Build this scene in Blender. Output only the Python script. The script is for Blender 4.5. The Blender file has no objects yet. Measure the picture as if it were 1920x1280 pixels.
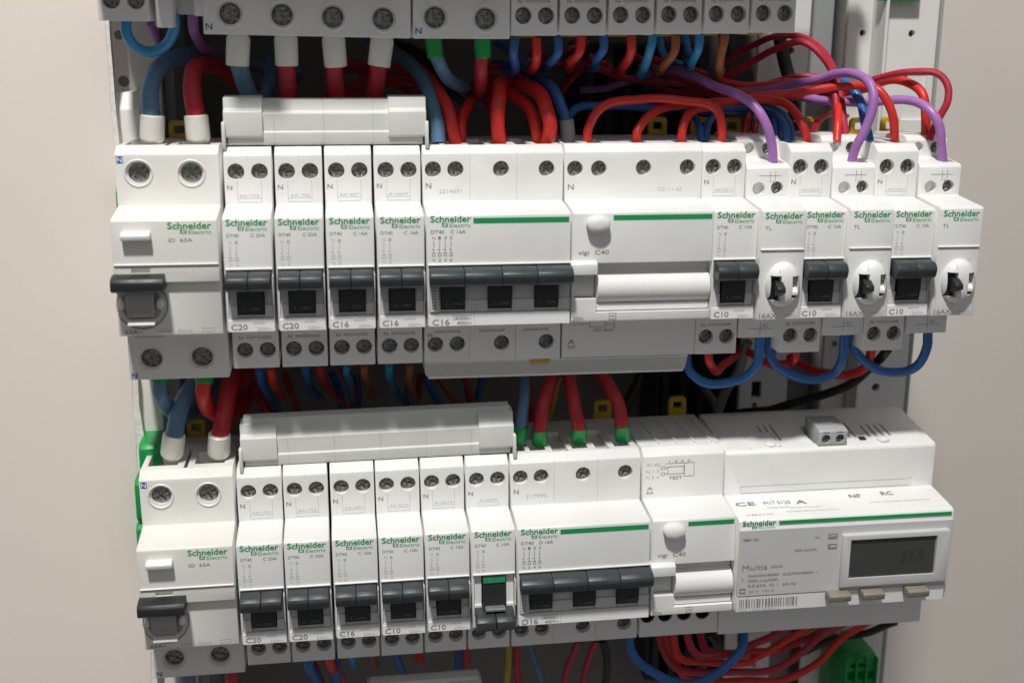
import bpy, bmesh, math, random
from mathutils import Vector, Matrix
R = math.radians
S = 0.001                                  # everything below is written in millimetres
sc = bpy.context.scene
C = sc.collection
random.seed(4)

# ---------------------------------------------------------------- camera
CAM = Vector((78.30, -525.72, 91.87)); PITCH, YAW, ROLL, FPX = -.2552, -.1381, -.0075, 2363.3
cd = bpy.data.cameras.new('camera'); cam = bpy.data.objects.new('camera', cd); C.objects.link(cam)
cd.sensor_width = 36; cd.lens = FPX / 1920 * 36; cd.clip_start = .01; cd.clip_end = 50
Mrot = Matrix.Rotation(YAW, 3, 'Z') @ Matrix.Rotation(PITCH, 3, 'X') @ Matrix.Rotation(ROLL, 3, 'Y')
cam.matrix_world = Matrix.Translation(CAM * S) @ (Mrot @ Matrix.Rotation(R(90), 3, 'X')).to_4x4()
sc.camera = cam
cd.dof.use_dof = True; cd.dof.focus_distance = .50; cd.dof.aperture_fstop = 9
# ---------------------------------------------------------------- light: one ceiling spot above and in front, soft ambient plus an added fill
w = bpy.data.worlds.new('World'); sc.world = w; w.use_nodes = True
bg = w.node_tree.nodes['Background']; bg.inputs[0].default_value = (1, .985, .96, 1); bg.inputs[1].default_value = .155
def area(name, loc, target, size, power, col):
    l = bpy.data.lights.new(name, 'AREA'); l.shape = 'DISK'; l.size = size; l.energy = power; l.color = col
    o = bpy.data.objects.new(name, l); C.objects.link(o); o.location = loc
    o.rotation_euler = (Vector(target) - Vector(loc)).to_track_quat('-Z', 'Y').to_euler()
    return o
area('ceiling_lamp', (-.10, -.84, 1.50), (.13, -.05, 0), .13, 32.3, (1, .972, .928))
area('fill_light', (.3, -2.2, 1.5), (.15, 0, 0), 1.4, 3.0, (.93, .97, 1))  # added fill disc, standing in for soft light around the room
sc.view_settings.view_transform = 'Standard'; sc.view_settings.look = 'None'; sc.view_settings.exposure = 0; sc.view_settings.gamma = 1
sc.cycles.max_bounces = 6

def at(px, py, Y):
    """the point of the place seen at this spot of the photograph, at depth Y (mm)"""
    d = Vector(((px - 960) / FPX, 1, -(py - 640) / FPX))
    d = Mrot @ d
    return CAM + d * ((Y - CAM.y) / d.y)

# ---------------------------------------------------------------- materials
def mat(name, col, rough=.45, metal=0, vary=0, noise=0, nscale=300, bump=0, bscale=900, spec=.5, coat=0):
    m = bpy.data.materials.new(name); m.use_nodes = True; nt = m.node_tree; N = nt.nodes; L = nt.links
    b = N['Principled BSDF']; b.inputs['Base Color'].default_value = (*col, 1)
    b.inputs['Roughness'].default_value = rough; b.inputs['Metallic'].default_value = metal
    b.inputs['Specular IOR Level'].default_value = spec; b.inputs['Coat Weight'].default_value = coat
    tc = N.new('ShaderNodeTexCoord')
    if noise or vary:
        hsv = N.new('ShaderNodeHueSaturation'); hsv.inputs['Color'].default_value = (*col, 1)
        add = N.new('ShaderNodeMath'); add.operation = 'ADD'; add.inputs[0].default_value = 1
        n = N.new('ShaderNodeTexNoise'); n.inputs['Scale'].default_value = nscale; n.inputs['Detail'].default_value = 5
        L.new(tc.outputs['Object'], n.inputs['Vector'])
        mr = N.new('ShaderNodeMapRange'); mr.inputs[3].default_value = -noise; mr.inputs[4].default_value = noise
        mr.inputs[1].default_value = .3; mr.inputs[2].default_value = .7
        L.new(n.outputs[0], mr.inputs[0]); L.new(mr.outputs[0], add.inputs[1])
        oi = N.new('ShaderNodeObjectInfo'); mv = N.new('ShaderNodeMapRange'); mv.inputs[3].default_value = 1 - vary; mv.inputs[4].default_value = 1 + vary
        L.new(oi.outputs['Random'], mv.inputs[0])
        mu = N.new('ShaderNodeMath'); mu.operation = 'MULTIPLY'; L.new(add.outputs[0], mu.inputs[0]); L.new(mv.outputs[0], mu.inputs[1])
        L.new(mu.outputs[0], hsv.inputs['Value']); L.new(hsv.outputs[0], b.inputs['Base Color'])
    if metal == 0 and rough < .6:
        n3 = N.new('ShaderNodeTexNoise'); n3.inputs['Scale'].default_value = 90; n3.inputs['Detail'].default_value = 8; n3.inputs['Roughness'].default_value = .7
        L.new(tc.outputs['Object'], n3.inputs['Vector'])
        m3 = N.new('ShaderNodeMapRange'); m3.inputs[1].default_value = .35; m3.inputs[2].default_value = .7; m3.inputs[3].default_value = rough-.09; m3.inputs[4].default_value = rough+.14
        L.new(n3.outputs[0], m3.inputs[0]); L.new(m3.outputs[0], b.inputs['Roughness'])
    if bump:
        n2 = N.new('ShaderNodeTexNoise'); n2.inputs['Scale'].default_value = bscale; n2.inputs['Detail'].default_value = 4
        L.new(tc.outputs['Object'], n2.inputs['Vector'])
        bp = N.new('ShaderNodeBump'); bp.inputs['Strength'].default_value = bump; bp.inputs['Distance'].default_value = .0004
        L.new(n2.outputs[0], bp.inputs['Height']); L.new(bp.outputs[0], b.inputs['Normal'])
    return m
M = {
 'white': mat('white_plastic', (.80, .80, .79), .42, vary=.03, noise=.035, nscale=45, bump=.10, bscale=1500),
 'cream': mat('warm_white_plastic', (.80, .79, .755), .42, vary=.02, noise=.02, nscale=60, bump=.06, bscale=1500),
 'label': mat('label_white', (.88, .88, .87), .5),
 'gray': mat('grey_plastic', (.42, .43, .44), .5, vary=.03, noise=.03, bump=.05),
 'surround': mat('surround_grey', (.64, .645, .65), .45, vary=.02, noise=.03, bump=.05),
 'flag': mat('flag_green', (.02, .20, .10), .45, noise=.2, nscale=500),
 'shade': mat('light_grey_plastic', (.60, .60, .58), .5, vary=.02, noise=.03, bump=.05),
 'comb': mat('comb_grey_plastic', (.66, .67, .64), .4, vary=.02, noise=.03, nscale=120, bump=.08),
 'black': mat('black_plastic', (.018, .02, .022), .42, noise=.15),
 'anthracite': mat('anthracite_plastic', (.034, .043, .048), .42, noise=.15, bump=.08),
 'screw': mat('screw_zinc', (.26, .26, .24), .30, metal=.9, noise=.6, nscale=700, bump=1.0, bscale=1100),  # strong mottling puts bright glints into the metal's colour
 'green': mat('green_print', (.006, .32, .09), .5),
 'pale_green': mat('pale_green_print', (.18, .50, .28), .5),
 'green_plastic': mat('green_plastic', (.005, .30, .065), .35, vary=.1, noise=.06, bump=.1),
 'ink': mat('dark_ink', (.26, .26, .26), .6), 'soft_ink': mat('grey_ink', (.54, .54, .54), .6), 'digit': mat('lcd_segment', (.034, .036, .034), .2),
 'blue_ink': mat('blue_ink', (.02, .08, .42), .5), 'white_ink': mat('white_ink', (.20, .20, .20), .5),
 'yellow': mat('yellow_plastic', (.55, .37, .02), .45, noise=.06),
 'sleeve': mat('ferrule_sleeve', (.80, .79, .74), .4, noise=.03, bump=.08),
 'copper': mat('copper', (.70, .30, .14), .35, metal=.9, noise=.2, bump=.3),
 'panel': mat('beige_panel', (.86, .785, .73), .75, noise=.02, nscale=9, bump=.10, bscale=520, spec=.3),
 'panel_dark': mat('greige_panel', (.74, .69, .645), .75, noise=.02, nscale=9, bump=.10, bscale=520, spec=.3),
 'core': mat('panel_core', (.82, .80, .77), .9, noise=.08, nscale=200, bump=.9, bscale=350),
 'upright': mat('painted_steel', (.74, .74, .72), .5, noise=.04, nscale=20, bump=.06),
 'steel': mat('grey_steel', (.33, .35, .35), .5, noise=.05, nscale=20),
 'back': mat('cabinet_grey', (.17, .165, .16), .7, noise=.1, nscale=12),
 'duct': mat('duct_black', (.012, .012, .012), .6),
 'lcd': mat('lcd_glass', (.052, .054, .050), .10, noise=.06, nscale=40),
 'olive': mat('olive_rubber', (.235, .23, .18), .5, noise=.05),
 'face': mat('meter_face', (.575, .57, .585), .35, noise=.02, nscale=30),
 'lever_gray': mat('lever_grey', (.36, .35, .33), .4, noise=.03),
 'red': mat('red_insulation', (.63, .030, .022), .36, vary=.08, noise=.08, bump=.12),
 'crimson': mat('crimson_insulation', (.42, .022, .045), .38, vary=.08, noise=.08, bump=.12),
 'thick_red': mat('deep_red_insulation', (.44, .018, .030), .42, vary=.06, noise=.08, bump=.12),
 'blue': mat('blue_insulation', (.022, .13, .40), .38, vary=.08, noise=.08, bump=.12),
 'steel_blue': mat('steel_blue_insulation', (.10, .20, .335), .42, vary=.06, noise=.08, bump=.12),
 'cyan': mat('sky_blue_insulation', (.03, .27, .55), .38, vary=.06, noise=.08, bump=.12),
 'violet': mat('violet_insulation', (.36, .16, .45), .38, vary=.06, noise=.08, bump=.12),
 'brown': mat('brown_insulation', (.33, .10, .035), .4, vary=.06, noise=.08, bump=.12),
 'yellow_wire': mat('yellow_insulation', (.42, .33, .03), .4, noise=.08),
 'black_wire': mat('black_insulation', (.02, .018, .018), .4, noise=.1, bump=.12),
 'grey_wire': mat('grey_insulation', (.18, .18, .17), .45, noise=.1, bump=.12),
}

# ---------------------------------------------------------------- mesh helpers
class G:
    def __init__(s): s.bm = bmesh.new()
    def box(s, x0, x1, y0, y1, z0, z1):
        v = [s.bm.verts.new(p) for p in ((x0,y0,z0),(x1,y0,z0),(x1,y1,z0),(x0,y1,z0),(x0,y0,z1),(x1,y0,z1),(x1,y1,z1),(x0,y1,z1))]
        for f in ((0,3,2,1),(4,5,6,7),(0,1,5,4),(1,2,6,5),(2,3,7,6),(3,0,4,7)): s.bm.faces.new([v[i] for i in f])
        return s
    def loft(s, rings, caps=True):
        rr = [[s.bm.verts.new(p) for p in r] for r in rings]; n = len(rr[0])
        for a, b in zip(rr, rr[1:]):
            for i in range(n): s.bm.faces.new((a[i], a[(i+1) % n], b[(i+1) % n], b[i]))
        if caps: s.bm.faces.new(rr[0][::-1]); s.bm.faces.new(rr[-1])
        return s
    def prism(s, prof, x0, x1):                 # profile of (y, z), swept along x
        return s.loft([[(x0, y, z) for y, z in prof], [(x1, y, z) for y, z in prof]])
    def plate(s, outl, y0, y1):                 # outline of (x, z), swept along y
        return s.loft([[(x, y0, z) for x, z in outl], [(x, y1, z) for x, z in outl]])
    def cyl(s, x, z, r, y0, y1, n=20, rz=None, r2=None):
        rz = rz or r; k = (r2 or r) / r
        a = [2*math.pi*i/n for i in range(n)]
        return s.loft([[(x+r*math.cos(t), y0, z+rz*math.sin(t)) for t in a], [(x+r*k*math.cos(t), y1, z+rz*k*math.sin(t)) for t in a]])
    def lathe(s, x, z, prof, n=20, sx=1, sz=1): # rings of (radius, y)
        a = [2*math.pi*i/n for i in range(n)]
        return s.loft([[(x+r*sx*math.cos(t), y, z+r*sz*math.sin(t)) for t in a] for r, y in prof])
    def tube(s, pts, r, n=12, radii=None):
        pts = [Vector(p) for p in pts]; up = Vector((0, -1, .3)).normalized(); rings = []
        for i, p in enumerate(pts):
            t = (pts[min(i+1, len(pts)-1)] - pts[max(i-1, 0)]).normalized()
            if i == 0 and abs(t.dot(up)) > .9: up = Vector((1, 0, 0))
            up = (up - t * up.dot(t)).normalized(); b = t.cross(up); q = radii[i] if radii else r
            rings.append([p + (up*math.cos(k*2*math.pi/n) + b*math.sin(k*2*math.pi/n)) * q for k in range(n)])
        return s.loft(rings)
    def bevel(s, off=.45, seg=2):
        bmesh.ops.recalc_face_normals(s.bm, faces=s.bm.faces)
        e = [e for e in s.bm.edges if len(e.link_faces) == 2 and e.calc_face_angle(0) > R(22)]
        bmesh.ops.bevel(s.bm, geom=e, offset=off, segments=seg, profile=.5, affect='EDGES', clamp_overlap=True)
        return s
CACHE = {}
def to_mesh(name, g, material, cut=None):
    bmesh.ops.recalc_face_normals(g.bm, faces=g.bm.faces)
    me = bpy.data.meshes.new(name); g.bm.to_mesh(me); g.bm.free()
    if cut:
        bmesh.ops.recalc_face_normals(cut.bm, faces=cut.bm.faces)
        mc = bpy.data.meshes.new('tmp'); cut.bm.to_mesh(mc); cut.bm.free()
        a = bpy.data.objects.new('tmp_a', me); b = bpy.data.objects.new('tmp_b', mc); C.objects.link(a); C.objects.link(b)
        md = a.modifiers.new('b', 'BOOLEAN'); md.object = b; md.operation = 'DIFFERENCE'; md.solver = 'EXACT'; md.use_self = True
        dg = bpy.context.evaluated_depsgraph_get(); me2 = bpy.data.meshes.new_from_object(a.evaluated_get(dg))
        bpy.data.objects.remove(a); bpy.data.objects.remove(b); bpy.data.meshes.remove(me); bpy.data.meshes.remove(mc); me = me2; me.name = name
    me.transform(Matrix.Scale(S, 4))
    me.materials.clear(); me.materials.append(M[material])
    me.polygons.foreach_set('use_smooth', [True]*len(me.polygons)); me.set_sharp_from_angle(angle=R(34))
    return me
def link(name, me, parent=None, loc=(0,0,0), label=None, kind=None):
    o = bpy.data.objects.new(name, me); C.objects.link(o); o.location = Vector(loc) * S
    if parent: o.parent = parent
    if label: o['label'] = label
    if kind: o['kind'] = kind
    return o
def part(name, key, fn, material, parent, loc=(0,0,0), label=None):
    """a child mesh; fn() -> G or (G, cutter); alike pieces share one mesh through the key"""
    k = (name, key, material)
    if k not in CACHE:
        r = fn(); g, c = r if isinstance(r, tuple) else (r, None)
        CACHE[k] = to_mesh(name, g, material, c)
    return link(name, CACHE[k], parent, loc, label)
def thing(name, loc, label, cat, group=None, tilt=0):
    o = bpy.data.objects.new(name, None); C.objects.link(o); o.location = Vector(loc) * S; o.rotation_euler = (0, tilt, 0)
    o.empty_display_size = .01; o['label'] = label; o['category'] = cat
    if group: o['group'] = group
    return o
def text_bm(g, s, x, z, size, y, width=None, bold=0, lay=None):
    """flat lettering at x, z on the plane y facing the front (lay: (y0, slope) lies on a shelf)"""
    bold = bold if s == 'Schneider' else min(bold, .012)
    k = ('t', s, bold)
    if k not in CACHE:
        cu = bpy.data.curves.new('t', 'FONT'); cu.body = s; cu.size = 1; cu.offset = bold; cu.resolution_u = 2
        o = bpy.data.objects.new('t', cu); C.objects.link(o)
        me = bpy.data.meshes.new_from_object(o.evaluated_get(bpy.context.evaluated_depsgraph_get()))
        bpy.data.objects.remove(o); bpy.data.curves.remove(cu)
        xs = [v.co.x for v in me.vertices]; CACHE[k] = ([v.co.copy() for v in me.vertices], [tuple(p.vertices) for p in me.polygons], min(xs), max(xs))
    vs, fs, a, b = CACHE[k]; kx = size if not width else width/(b-a)
    if lay: vv = [g.bm.verts.new((x+(v.x-a)*kx, y - lay[0] - (-v.y*size)*1.0, z + v.y*size*lay[1])) for v in vs]
    else: vv = [g.bm.verts.new((x+(v.x-a)*kx, y, z+v.y*size)) for v in vs]
    for f in fs:
        try: g.bm.faces.new([vv[i] for i in f])
        except ValueError: pass
    return g
def prints(name, items, material, parent, key=None):
    """items: (string, x, z, size, y, width, bold) or ('#', x0, x1, z0, z1, y) for a ruled line"""
    key = key or repr(items); k = (name, key, material)
    if k not in CACHE:
        g = G()
        for it in items:
            if it[0] == '#':
                _, x0, x1, z0, z1, y = it
                v = [g.bm.verts.new(p) for p in ((x0,y,z0),(x1,y,z0),(x1,y,z1),(x0,y,z1))]; g.bm.faces.new(v)
            else: text_bm(g, it[0], it[1], it[2], it[3], it[4], *(it[5:]))
        me = bpy.data.meshes.new(name)
        for f in g.bm.faces:
            f.normal_update()
            if f.normal.y > 0: f.normal_flip()
        g.bm.to_mesh(me); g.bm.free()
        me.transform(Matrix.Scale(S, 4)); me.materials.append(M[material]); CACHE[k] = me
    return link(name, CACHE[k], parent)
FR, TF = -73.0, -54.8            # front of the noses, front of the terminal blocks
FP, TP = FR - .06, TF - .06
def logo(parent, x, z, w, y=FP):
    h = w * .175
    o = prints('logo', [('Schneider', x, z, h*1.32, y, w, .022),
        ('#', x+w*.285, x+w*.315, z-h*.62, z, y), ('#', x+w*.315, x+w*.42, z-h*.66, z-h*.54, y), ('#', x+w*.40, x+w*.43, z-h*.6, z-h*.15, y),
        ('#', x+w*.315, x+w*.40, z-h*.30, z-h*.2, y)], 'green', parent)
    prints('logo_word', [('Electric', x+w*.47, z-h*.72, h*.78, y, w*.52, .012)], 'pale_green', o)
def frame(x0, x1, z0, z1, y, t=.15):
    return [('#', x0, x1, z0, z0+t, y), ('#', x0, x1, z1-t, z1, y), ('#', x0, x0+t, z0, z1, y), ('#', x1-t, x1, z0, z1, y)]
def diagram(parent, x, z, n, step=2.4, top='N135', ink='ink'):
    it = []
    for k in range(n):
        X = x + k*step; c = top[k]
        it += [(c, X, z-1.4, 1.7, FP, 1.0), ('#', X+.35, X+.6, z-4.4, z-2.0, FP), ('#', X-.2, X+.5, z-5.2, z-4.9, FP), ('#', X+.35, X+.6, z-6.4, z-4.8, FP)]
        it += frame(X-.1, X+1.1, z-7.6, z-6.3, FP, .22) + [(str(2*k) if k else 'N', X, z-9.6, 1.6, FP, 1.0)]
    return prints('wiring_diagram', it, ink, parent)
def screw_mesh(r):
    def f():
        g = G().lathe(0, 0, [(r*.99, 1.6), (r, .5), (r*.8, .12), (r*.35, 0)], 20)
        c = G().box(-r*.74, r*.74, -1, .75, -r*.15, r*.15); c2 = G().box(-r*.15, r*.15, -1, .75, -r*.74, r*.74)
        me = bpy.data.meshes.new('t'); c2.bm.to_mesh(me); c.bm.from_mesh(me); bpy.data.meshes.remove(me)
        return g, c
    return f
def screw(parent, x, z, r, y=TF+2.6):
    o = part('screw', r, screw_mesh(r), 'screw', parent, (x, y, z)); o.rotation_euler = (0, random.uniform(0, 1.5), 0)
def clip(parent, x, z=0):
    def f():
        g = G()
        g.plate([(-4, 40), (-4, 48.2), (-3, 49.5), (3, 49.5), (4, 48.2), (4, 40)], -5, -2.5)
        return g.bevel(.3, 1), G().box(-2, 2, -8, 0, 44.4, 47.4)
    part('rail_clip', 't', f, 'yellow', parent, (x, 0, z))
def lower_clip(parent, x, y=0):
    part('rail_clip', 'b', lambda: G().box(-4.1, 4.1, -30, -14, -41.2, -38.0).bevel(.4), 'yellow', parent, (x, y, 0))

def body_profile(zt=40.6, zb=-40, nt=20.2, nb=-21.5, F=FR):
    return [(-2, 36), (-2, -36), (-9, zb), (TF, zb), (TF, nb-2.2), (F+3, nb-.2), (F, nb+.7), (F, nt-.2), (F+.8, nt+.5), (TF, nt+2.2), (TF, zt), (TF+4.5, zt+2.6), (-9, zt+2)]
def bodyfn(w, holes, zt=40.6, zb=-40, recess=None, r=3.12, entries=None, extra=None, nt=20.2, nb=-21.5, F=FR, grooves=(), seams=()):
    def f():
        g = G().prism(body_profile(zt, zb, nt, nb, F), .12, w-.12).bevel(.42, 2)
        c = G()
        for x, z in holes: c.cyl(x, z, r, TF-3, TF+4.2, 22, r2=r*.96)
        if recess: c.box(*recess)
        for x0, x1 in (entries or []):
            c.box(x0, x1, TF+7.5, TF+22, zt-6, zt+9); c.box(x0, x1, TF+7.5, TF+22, zb-9, zb+6)
        for q in grooves: c.box(*q)
        for x in seams:
            c.box(x-.12, x+.12, TF-2, TF+.35, nt+3, zt+2); c.box(x-.12, x+.12, TF-2, TF+.35, zb-1, nb-3)
        if extra: extra(c)
        return g, c
    return f
# ---------------------------------------------------------------- the narrow breaker
def lever_bar(x0, x1, seams):
    def f():
        prof = [(-70.5, 1.3), (-75.2, 1.4), (-78.6, .9), (-80.2, -.3), (-80.7, -1.6), (-80.0, -4.0), (-78.8, -5.1), (-76, -5.3), (-72, -4.6), (-70.5, -3)]
        g = G(); xs = [x0] + [q for q in seams] + [x1]
        for a, b in zip(xs, xs[1:]): g.prism(prof, a+.06, b-.06)
        return g.bevel(.35, 2)
    return f
def stem(parent, x, wd=9.0):
    o = part('lever_stem', wd, lambda: G().prism([(-66.4, -3), (-73.2, -3.2), (-74.0, -6), (-74.1, -10), (-73.5, -13.4), (-72.4, -14.7), (-66.4, -14.7)], 0, wd).bevel(.25, 1), 'black', parent, (x, 0, 0))
    prints('lever_marking', [('I - ON', 1.8, -13.0, 1.6, -74.2, 5.6)], 'white_ink', o)
def mcb(loc, label, group, rating, amp, code, tilt=0, tripped=False, lower_groove=True, upper_lines=True, with_entries=True, model='DT40', clipx=13, bold_diag='soft_ink', pe='13'):
    t = thing('circuit_breaker', (loc[0], loc[1]+random.uniform(-.25, .25), loc[2]), label, 'circuit breaker', group, tilt)
    gr = [(5.4, 14.6, TF-2, TF+1.0, -28.4, -27.3)] if lower_groove else []
    part('body', ('mcb', lower_groove), bodyfn(17.45, [(4.4, 34.6), (12.9, 34.6), (4.7, -32.9), (13.1, -32.9)], recess=(1.0, 16.9, -80, -66.2, -16.2, 1.6),
         entries=[(1.8, 7.6), (10.2, 16)], grooves=gr + [(8.8, 9.05, TF-2, TF+.3, 37.8, 45)]), 'white', t)
    for x, z in ((4.4, 34.6), (12.9, 34.6), (4.7, -32.9), (13.1, -32.9)): screw(t, x, z, 2.98)
    def sur():
        g = G().box(1.15, 16.75, -71.6, -66.0, -16.0, 1.4); 
        g.box(1.15, 4.2, -72.4, -71, -16.0, -11.4); g.box(13.7, 16.75, -72.4, -71, -16.0, -11.4)
        return g, G().box(4.0, 13.9, -74, -67, -15.2, 3)
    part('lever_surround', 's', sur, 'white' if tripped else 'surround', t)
    part('ridge', 'r', lambda: G().box(.5, 17.2, -73.7, -72.5, 1.75, 2.35).bevel(.15, 1), 'white', t)
    part('side_rim', 'r', lambda: G().box(16.95, 17.35, -75.4, -70, -11, -.4).bevel(.12, 1), 'white', t)
    if not tripped:
        part('lever', 'bar', lever_bar(.7, 16.5, (8.6,)), 'anthracite', t)
        stem(t, 4.5)
        part('label_strip', 'l', lambda: G().prism([(-73.3, -21.0), (-73.3, -16.9), (-72, -16.5), (-72, -21.2)], .7, 17.2), 'label', t)
        prints('rating_marking', [(rating, 1.6, -20.3, 3.0, -73.4, 5.9, .016)], 'ink', t)
        prints('voltage_marking', [('230V~', 11.0, -20.6, 1.7, -73.4, 5.2), ('6000', 9.6, -18.2, 1.3, -73.4, 4)], 'soft_ink', t)
    else:
        def bar():
            prof = [(-68, -11.6), (-74, -12.6), (-79, -13.6), (-81, -15), (-81.2, -18.2), (-79, -19.6), (-75, -19.2), (-71, -17.0), (-68, -15)]
            return G().prism(prof, 1.2, 8.75).prism(prof, 9.0, 16.4).bevel(.4, 2)
        part('lever', 'down', bar, 'anthracite', t)
        o = part('lever_stem', 'down', lambda: G().prism([(-66.4, .9), (-72.6, .8), (-73.6, -5), (-73.8, -9), (-75, -12.4), (-75, -15), (-66.4, -14.5)], 4.5, 13.5).bevel(.25, 1), 'black', t)
        part('off_marker', 'g', lambda: G().prism([(-72.0, 1.2), (-72.9, 1.2), (-73.6, -1.6), (-72.4, -1.6)], 4.6, 13.4), 'flag', o)
        part('lever_lip', 'g', lambda: G().box(5, 13, -77.6, -74, -12.2, -10.9).bevel(.3, 1), 'grey_wire', o)
    logo(t, 1.4, 17.7, 14.6)
    prints('model_marking', [(model, 1.5, 13.6, 1.75, FP, 4.3, .006)], 'ink', t)
    prints('ampere_marking', [(amp, 9.9, 13.6, 1.75, FP, 5.2, .006)], 'ink', t)
    diagram(t, 2.1, 12.6, 2, 2.2, 'N1', bold_diag)
    prints('neutral_mark', [('N', 1.0, 28.0, 2.5, TP, 1.9, .012)] + ([('N', 2.6, -28.6, 1.9, TP, 1.5, .01)] if lower_groove else []), 'ink', t)
    it = [(code, 5.4, 25.3, 1.5, TP, 7.2)] + frame(4.7, 13.4, 23.4, 24.9, TP, .14)
    if upper_lines: it += [('#', 4.6, 4.75, 24.5, 31.4, TP), ('#', 13.3, 13.45, 24.5, 31.4, TP)]
    prints('code_marking', it, 'soft_ink', t)
    clip(t, clipx)
    return t
# ---------------------------------------------------------------- the two-module residual current switch
def rccb(loc, label, tilt=0, group='wide two-pole switches at the left ends of the rows', mark='30mA'):
    t = thing('residual_current_switch', loc, label, 'switch', group, tilt)
    W = 35.8
    def fn():
        prof = [(-2, 36), (-2, -36), (-9, -43), (TF, -43), (TF, -24.5), (-66, -22.6), (-70.6, -21.9), (-70.6, -2.2), (FR, -2.0), (FR, 20.2), (FR+.8, 20.8), (TF, 22.8), (TF, 41.6), (TF+4.5, 44.2), (-9, 43)]
        g = G().prism(prof, .12, W-.12).bevel(.45, 2); c = G()
        for x, z in ((8, 34.8), (26, 34.6), (8.1, -34.9), (26.1, -34.9)):
            c.lathe(x, z, [(5.0, TF-2), (4.8, TF), (4.45, TF+1.0)], 28); c.cyl(x, z, 3.75, TF-.5, TF+4.6, 26)
        c.box(6.0, 12.4, -75, -71.6, 1.5, 3.3); c.cyl(8.4, -10.2, 9.0, -73, -69.2, 36, rz=9.4); c.box(-1, 40, -75, FR+.45, 3.75, 4.25)
        c.box(2.5, 14, TF+9, TF+24, 36, 60); c.box(20.5, 32, TF+9, TF+24, 36, 60); c.box(16.6, 18, TF+5, TF+30, 38, 60)
        c.box(2.5, 14, TF+9, TF+24, -60, -38); c.box(20.5, 32, TF+9, TF+24, -60, -38)
        return g, c
    part('body', 'rccb', fn, 'cream', t)
    for x, z in ((8, 34.8), (26, 34.6), (8.1, -34.9), (26.1, -34.9)):
        part('terminal_ring', 'r', lambda: (G().lathe(0, 0, [(4.95, TF+.4), (5.05, TF-.25), (4.75, TF-.5), (4.5, TF-.25), (4.4, TF+.6)], 28), G().cyl(0, 0, 4.2, TF-3, TF+3, 28)), 'white', t, (x, 0, z))
        screw(t, x, z, 3.6, TF+2.2)
    part('test_button', 'b', lambda: G().prism([(-70, 16.5), (-75.4, 16.5), (-76.5, 15.4), (-76.2, 13.7), (-70, 13.4)], 3.6, 13.4).bevel(.35, 2), 'white', t)
    prints('test_marking', [('T', 7.8, 14.2, 1.5, -76.42, 1.6)], 'soft_ink', t)
    # round lever well: grey disc, studs and the stem under the black bar
    def well():
        return G().lathe(8.4, -10.4, [(8.7, -69.1), (8.7, -70.2), (8.3, -70.9), (7.0, -70.9), (6.4, -70.2), (6.4, -69.1)], 36), G().box(-5, 30, -80, -60, -3.4, 6)
    part('lever_surround', 'w', well, 'shade', t)
    part('lever_stem', 'w', lambda: G().prism([(-69, -3.0), (-75, -3.2), (-75.2, -8), (-73.6, -13.6), (-73.0, -14.6), (-69, -14.6)], 3.6, 12.9).bevel(.3, 2), 'lever_gray', t)
    prints('lever_marking', [('I-ON', 5.2, -12.6, 2.1, -74.1, 6.2, .01)], 'ink', t)
    for x in (1.9, 14.7): part('stud', 's', lambda: G().lathe(0, 0, [(1.7, -69), (1.65, -71.4), (1.1, -72.6), (.3, -72.9)], 18, .8, 1.4), 'white', t, (x, 0, -9.8))
    part('lever_catch', 'c', lambda: G().prism([(-69, -15.2), (-71.5, -15.4), (-74.2, -16.6), (-74.2, -17.4), (-69, -17.8)], 3.8, 12.9).bevel(.2, 1), 'white', t)
    part('lever', 'w', lambda: G().prism([(-70, 1.3), (-76, 1.4), (-79.2, .8), (-80.2, -.6), (-80.3, -3.2), (-79, -4.2), (-74, -4.4), (-70, -4.0)], -.2, 17.3).bevel(.35, 2), 'black', t)
    part('ridge', 'w', lambda: G().box(.4, 35.4, -73.6, -72.5, 4.3, 4.8).bevel(.15, 1), 'cream', t)
    logo(t, 18.9, 17.2, 14.8)
    prints('model_marking', [('ID  63A', 19.0, 12.6, 1.9, FP, 8.2, .01)], 'ink', t)
    prints('rating_marking', [('63A~', 2.2, -21.2, 2.2, -70.7, 6.0, .01)], 'ink', t)
    prints('voltage_marking', [('230V', 13.5, -20.9, 1.6, -70.7, 4.4), (mark, 20.2, -20.9, 1.9, -70.7, 5.0)] + frame(28.4, 32.6, -20.9, -19.4, -70.7, .2), 'soft_ink', t)
    prints('neutral_mark', [('#', .7, 3.0, 38.4, 40.9, TP-.04), ], 'blue_ink', t)
    prints('neutral_letter', [('N', .95, 38.7, 2.7, TP-.12, 1.8, .03)], 'label', t)
    prints('lower_neutral_mark', [('N', .9, -42.1, 2.8, TP, 2.0, .05)], 'blue_ink', t)
    prints('groove_marking', [('#', 3, 13.5, -26.6, -25.6, TP)], 'soft_ink', t)
    clip(t, 17)
    return t
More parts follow.
